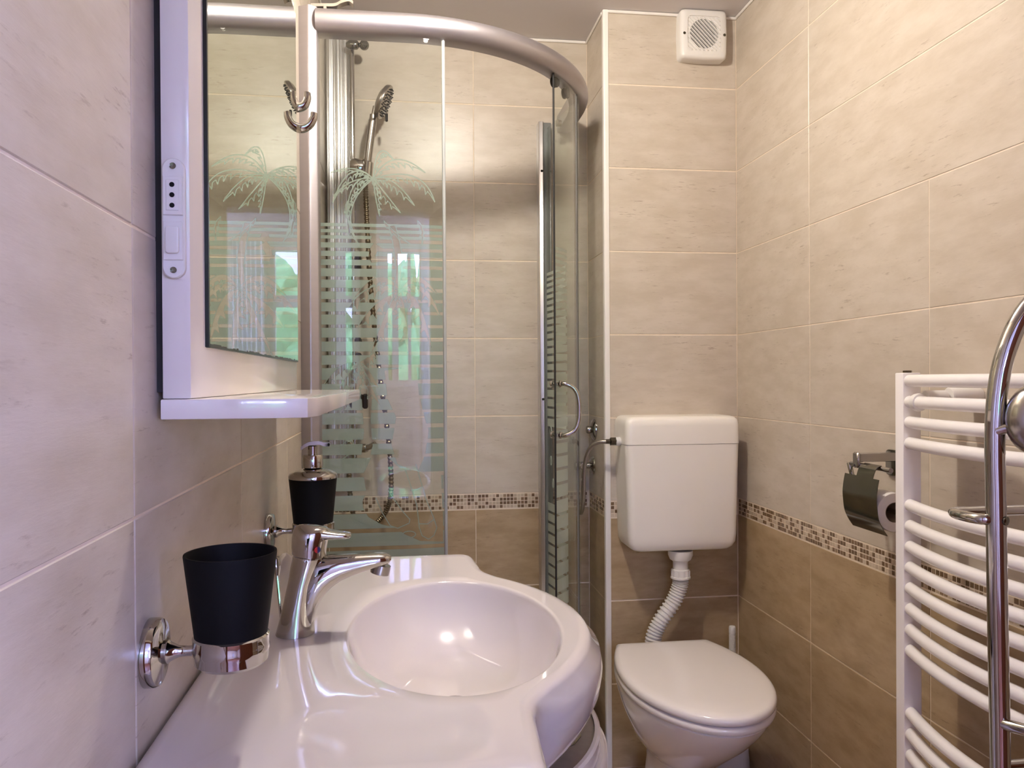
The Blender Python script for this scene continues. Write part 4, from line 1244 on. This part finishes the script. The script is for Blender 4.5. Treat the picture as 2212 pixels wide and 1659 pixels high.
m.v = [(x, 0.7598 - z, y) for x, y, z in m.v]
m.build('rocker', M['white_plastic'], swf, 40)
for z in (0.1030, 0.1990):
    MB().lathe([(0.0030, 0), (0.0030, 0.0006), (0.001, 0.0002)], (xs, 0.7612, z), (0, -1, 0), 12).build('screw', M['steel_dark'], ss)

# ------------------------------------------------------------------ robe hook beyond the mirror board
yh = 1.528
xw = wlx(yh) + TH + 0.0003
hk = thing('robe_hook', (xw, yh, 0.50), 'chrome double robe hook on the wall beside the mirror', 'hook')
m = MB().prism(fillet([(yh - 0.013, 0.470), (yh + 0.013, 0.470), (yh + 0.013, 0.575), (yh - 0.013, 0.575)], 0.012, 6), 0, 0.006, 0.0015)
m.v = [(xw + z, x, y) for x, y, z in m.v]
m.build('hook_plate', M['chrome'], hk, 40)
for pts in ([(xw + 0.004, yh, 0.535), (-0.222, yh, 0.523), (-0.205, yh, 0.516), (-0.191, yh, 0.519), (-0.184, yh, 0.531), (-0.1835, yh, 0.545)],
            [(xw + 0.004, yh, 0.515), (-0.222, yh, 0.493), (-0.208, yh, 0.480), (-0.193, yh, 0.477), (-0.180, yh, 0.484), (-0.1725, yh, 0.497), (-0.1710, yh, 0.507)]):
    P_ = bez(pts, 8)
    MB().tube(P_, [0.0092 - 0.0036 * i / (len(P_) - 1) for i in range(len(P_))], 14, False, 0, 1.25).build('prong', M['chrome'], hk, 50)

# ------------------------------------------------------------------ paper holder and roll
ph = thing('paper_holder', (WR, 1.51, -0.20), 'chrome toilet paper holder with a curved cover flap on the tiled wall', 'paper holder')
xw = WR - TH - 0.0003
m = MB().prism(fillet([(1.498, -0.204), (1.536, -0.204), (1.536, -0.150), (1.498, -0.150)], 0.012, 6), 0, 0.008, 0.002)
m.v = [(xw - z, x, y) for x, y, z in m.v]
m.build('wall_plate', M['steel_dark'], ph, 40)
m = MB().box(0.910, xw - 0.006, 1.492, 1.504, -0.172, -0.154, 0.0015)
m.box(0.904, 0.912, 1.488, 1.508, -0.184, -0.152, 0.003)
m.build('arm', M['chrome_soft'], ph, 40)
m = MB().tube([(0.914, 1.392, -0.178), (0.914, 1.528, -0.178)], 0.0050, 14)
m.tube([(0.914, 1.536, -0.178), (0.914, 1.526, -0.20), (0.928, 1.528, -0.24), (0.936, 1.528, -0.261), (0.936, 1.400, -0.261)], 0.0050, 12)
m.build('roll_bar', M['chrome'], ph, 40)
fl_ = []
prof = [(0.914, -0.172), (0.905, -0.176), (0.899, -0.186), (0.894, -0.205), (0.8905, -0.230), (0.8915, -0.252), (0.8945, -0.272), (0.902, -0.289), (0.913, -0.305)]
P_ = bez([(x, 0, z) for x, z in prof], 5)
ya, yb_ = 1.402, 1.520
m = MB()
def flap(y0, y1, i0, i1):
    r = []
    for i in range(i0, i1):
        p = P_[i]
        a, b = P_[max(0, i - 1)], P_[min(len(P_) - 1, i + 1)]
        t = (b - a).normalized(); nn = Vector((t.z, 0, -t.x)) * 0.0006
        r.append([(p.x + nn.x, y0, p.z + nn.z), (p.x + nn.x, y1, p.z + nn.z), (p.x - nn.x, y1, p.z - nn.z), (p.x - nn.x, y0, p.z - nn.z)])
    m.loft(r)
n_ = len(P_)
flap(ya + 0.020, 1.478, 0, 14); flap(1.500, yb_ - 0.016, 0, 14)
flap(ya, yb_, 13, n_)
m.build('cover_flap', M['steel_dark'], ph, 40)
rl = thing('toilet_roll', (0.936, 1.46, -0.302), 'white toilet roll hanging in the chrome holder', 'toilet roll')
m = MB().lathe([(0.0195, 0), (0.0370, 0), (0.0385, 0.002), (0.0385, 0.096), (0.0370, 0.098), (0.0195, 0.098)], (0.936, 1.414, -0.2620), (0, 1, 0), 44, 0, False, False)
m.build('paper', M['paper'], rl, 40)
MB().lathe([(0.0195, 0), (0.0195, 0.098), (0.0182, 0.098), (0.0182, 0)], (0.936, 1.414, -0.2620), (0, 1, 0), 36, 0, False, False).build('core', M['cardboard'], rl, 40)

# ------------------------------------------------------------------ towel radiator
ra = thing('towel_radiator', (0.872, 1.10, ZFL), 'white ladder towel radiator with curved bars', 'radiator')
RY0, RY1 = 0.860, 1.312
for y0, y1, nm in ((RY1 - 0.0, RY1 + 0.0245, 'post'), (RY0 - 0.022, RY0, 'post')):
    po = MB().box(0.8855, 0.9205, y0, y1, -1.06, 0.0083, 0.002, 0, 2).build(nm, M['enamel'], ra, 40)
    MB().lathe([(0.008, 0), (0.008, 0.004), (0.006, 0.0045)], (0.902, (y0 + y1) / 2, 0.0081), (0, 0, 1), 6).build('post_cap', M['hose_metal'], po)
bar_z = [-0.0060, -0.0440, -0.0810, -0.1185, -0.2305, -0.2680, -0.3055, -0.3430, -0.3805, -0.4180, -0.4555, -0.4930, -0.6065, -0.6445, -0.6825, -0.7205, -0.7585, -0.7965, -0.90, -0.94, -0.98]
bars = []
for z in bar_z:
    pts = []
    for k in range(17):
        t = k / 16
        pts.append((0.900 - 0.036 * (1 - (2 * t - 1) ** 2), RY1 + 0.006 - (RY1 - RY0 + 0.012) * t, z))
    MB().tube(pts, 0.0110, 14).build('bar', M['enamel'], ra, 50)
def bar_x(y):
    t = (RY1 + 0.006 - y) / (RY1 - RY0 + 0.012)
    return 0.900 - 0.036 * (1 - (2 * t - 1) ** 2)
for yk, z in ((1.272, -0.0440), (0.90, -0.0440), (1.272, -0.94), (0.90, -0.94)):
    bx = bar_x(yk)
    xw = WR - TH - 0.0004
    br_ = MB()
    br_.lathe([(0.0118, -0.007), (0.0150, -0.006), (0.0160, 0.0), (0.0150, 0.006), (0.0118, 0.007)], (bx, yk, z), (0.0, 1, 0), 22)
    br_.lathe([(0.0125, 0.012), (0.0130, 0.016), (0.0130, 0.050), (0.011, 0.052)], (bx, yk, z + 0.008), (1, 0, 0), 20)
    br_.lathe([(0.0155, xw - bx), (0.0165, xw - bx - 0.003), (0.0165, xw - bx - 0.056), (0.0145, xw - bx - 0.059)], (bx, yk, z + 0.010), (1, 0, 0), 22)
    bo = br_.build('wall_bracket', M['white_plastic'], ra, 40)
    MB().lathe([(0.0035, 0), (0.0035, 0.0008)], (xw - 0.036, yk, z + 0.0262), (0, 0, 1), 12).build('screw', M['hole'], bo)

# ------------------------------------------------------------------ chrome towel stand at the right
st = thing('towel_stand', (0.68, 0.80, ZFL), 'chrome tube towel stand with side loop and ball knob in front of the radiator', 'towel stand')
sp = [(0.6559, -0.4285), (0.6542, -0.3296), (0.6525, -0.2258), (0.6513, -0.1376), (0.6503, -0.0858), (0.6510, -0.0470), (0.6539, -0.0160), (0.6591, 0.0114), (0.6683, 0.0383), (0.6815, 0.0642), (0.7005, 0.0862), (0.7260, 0.0999)]
half = [(0.664, 0.80, ZFL + 0.02), (0.659, 0.80, -0.75)] + [(x, 0.80, z) for x, z in sp]
xm = 0.775
full = half + [(xm, 0.80, 0.1085)] + [(2 * xm - x, 0.80, z) for x, _, z in half[::-1]]
MB().tube(bez(full, 7), 0.0104, 20).build('frame_tube', M['chrome'], st, 60)
for x in (full[0][0], full[-1][0]):
    m = MB().tube([(x, 0.70, ZFL + 0.012), (x, 0.74, ZFL + 0.0115), (x, 0.80, ZFL + 0.0115), (x, 0.826, ZFL + 0.012)], 0.0110, 14)
    m.build('foot', M['chrome'], st, 50)
zl = -0.1595
lp = [(0.6515, 0.801, zl), (0.645, 0.802, zl)]
for k in range(9):
    a = -PI / 2 - PI * k / 8
    lp.append((0.640 + 0.0075 * math.cos(a), 0.8265 + 0.0245 * math.sin(a), zl))
lp += [(0.67, 0.851, zl), (0.80, 0.851, zl)]
MB().tube(lp, 0.0062, 14).build('towel_loop', M['chrome'], st, 60)
MB().lathe([(0.0052, 0), (0.0050, 0.0015), (0.002, 0.0028)], (0.6555, 0.7905, zl), (0.35, -1, 0), 16).build('screw', M['steel_dark'], st)
m = MB().sphere((0.684, 0.775, -0.047), 0.0365, 32, (1, 0.75, 1.12))
m.tube([(0.648, 0.795, -0.0605), (0.665, 0.780, -0.052)], 0.0058, 14)
m.build('ball_knob', M['chrome_soft'], st, 60)
MB().tube([(0.654, 0.800, -0.386), (0.656, 0.787, -0.385), (0.628, 0.720, -0.374), (0.660, 0.62, -0.36)][:2] + [(0.690, 0.735, -0.384), (0.78, 0.66, -0.384)], 0.0064, 14).build('lower_arm', M['chrome'], st, 60)
MB().tube([(0.656, 0.802, -0.437), (2 * xm - 0.656, 0.802, -0.437)], 0.0055, 12).build('cross_bar', M['chrome'], st, 60)

# ------------------------------------------------------------------ ceiling lamp
cl = thing('ceiling_lamp', (0.15, 1.40, ZCE), 'white ceiling lamp base with its bulb in the middle of the ceiling', 'lamp')
MB().lathe([(0.055, ZCE), (0.055, ZCE - 0.012), (0.050, ZCE - 0.018), (0.022, ZCE - 0.020), (0.020, ZCE - 0.024), (0.016, ZCE - 0.028)], (0.15, 1.40, 0), (0, 0, 1), 32).build('lamp_base', M['white_plastic'], cl, 40)
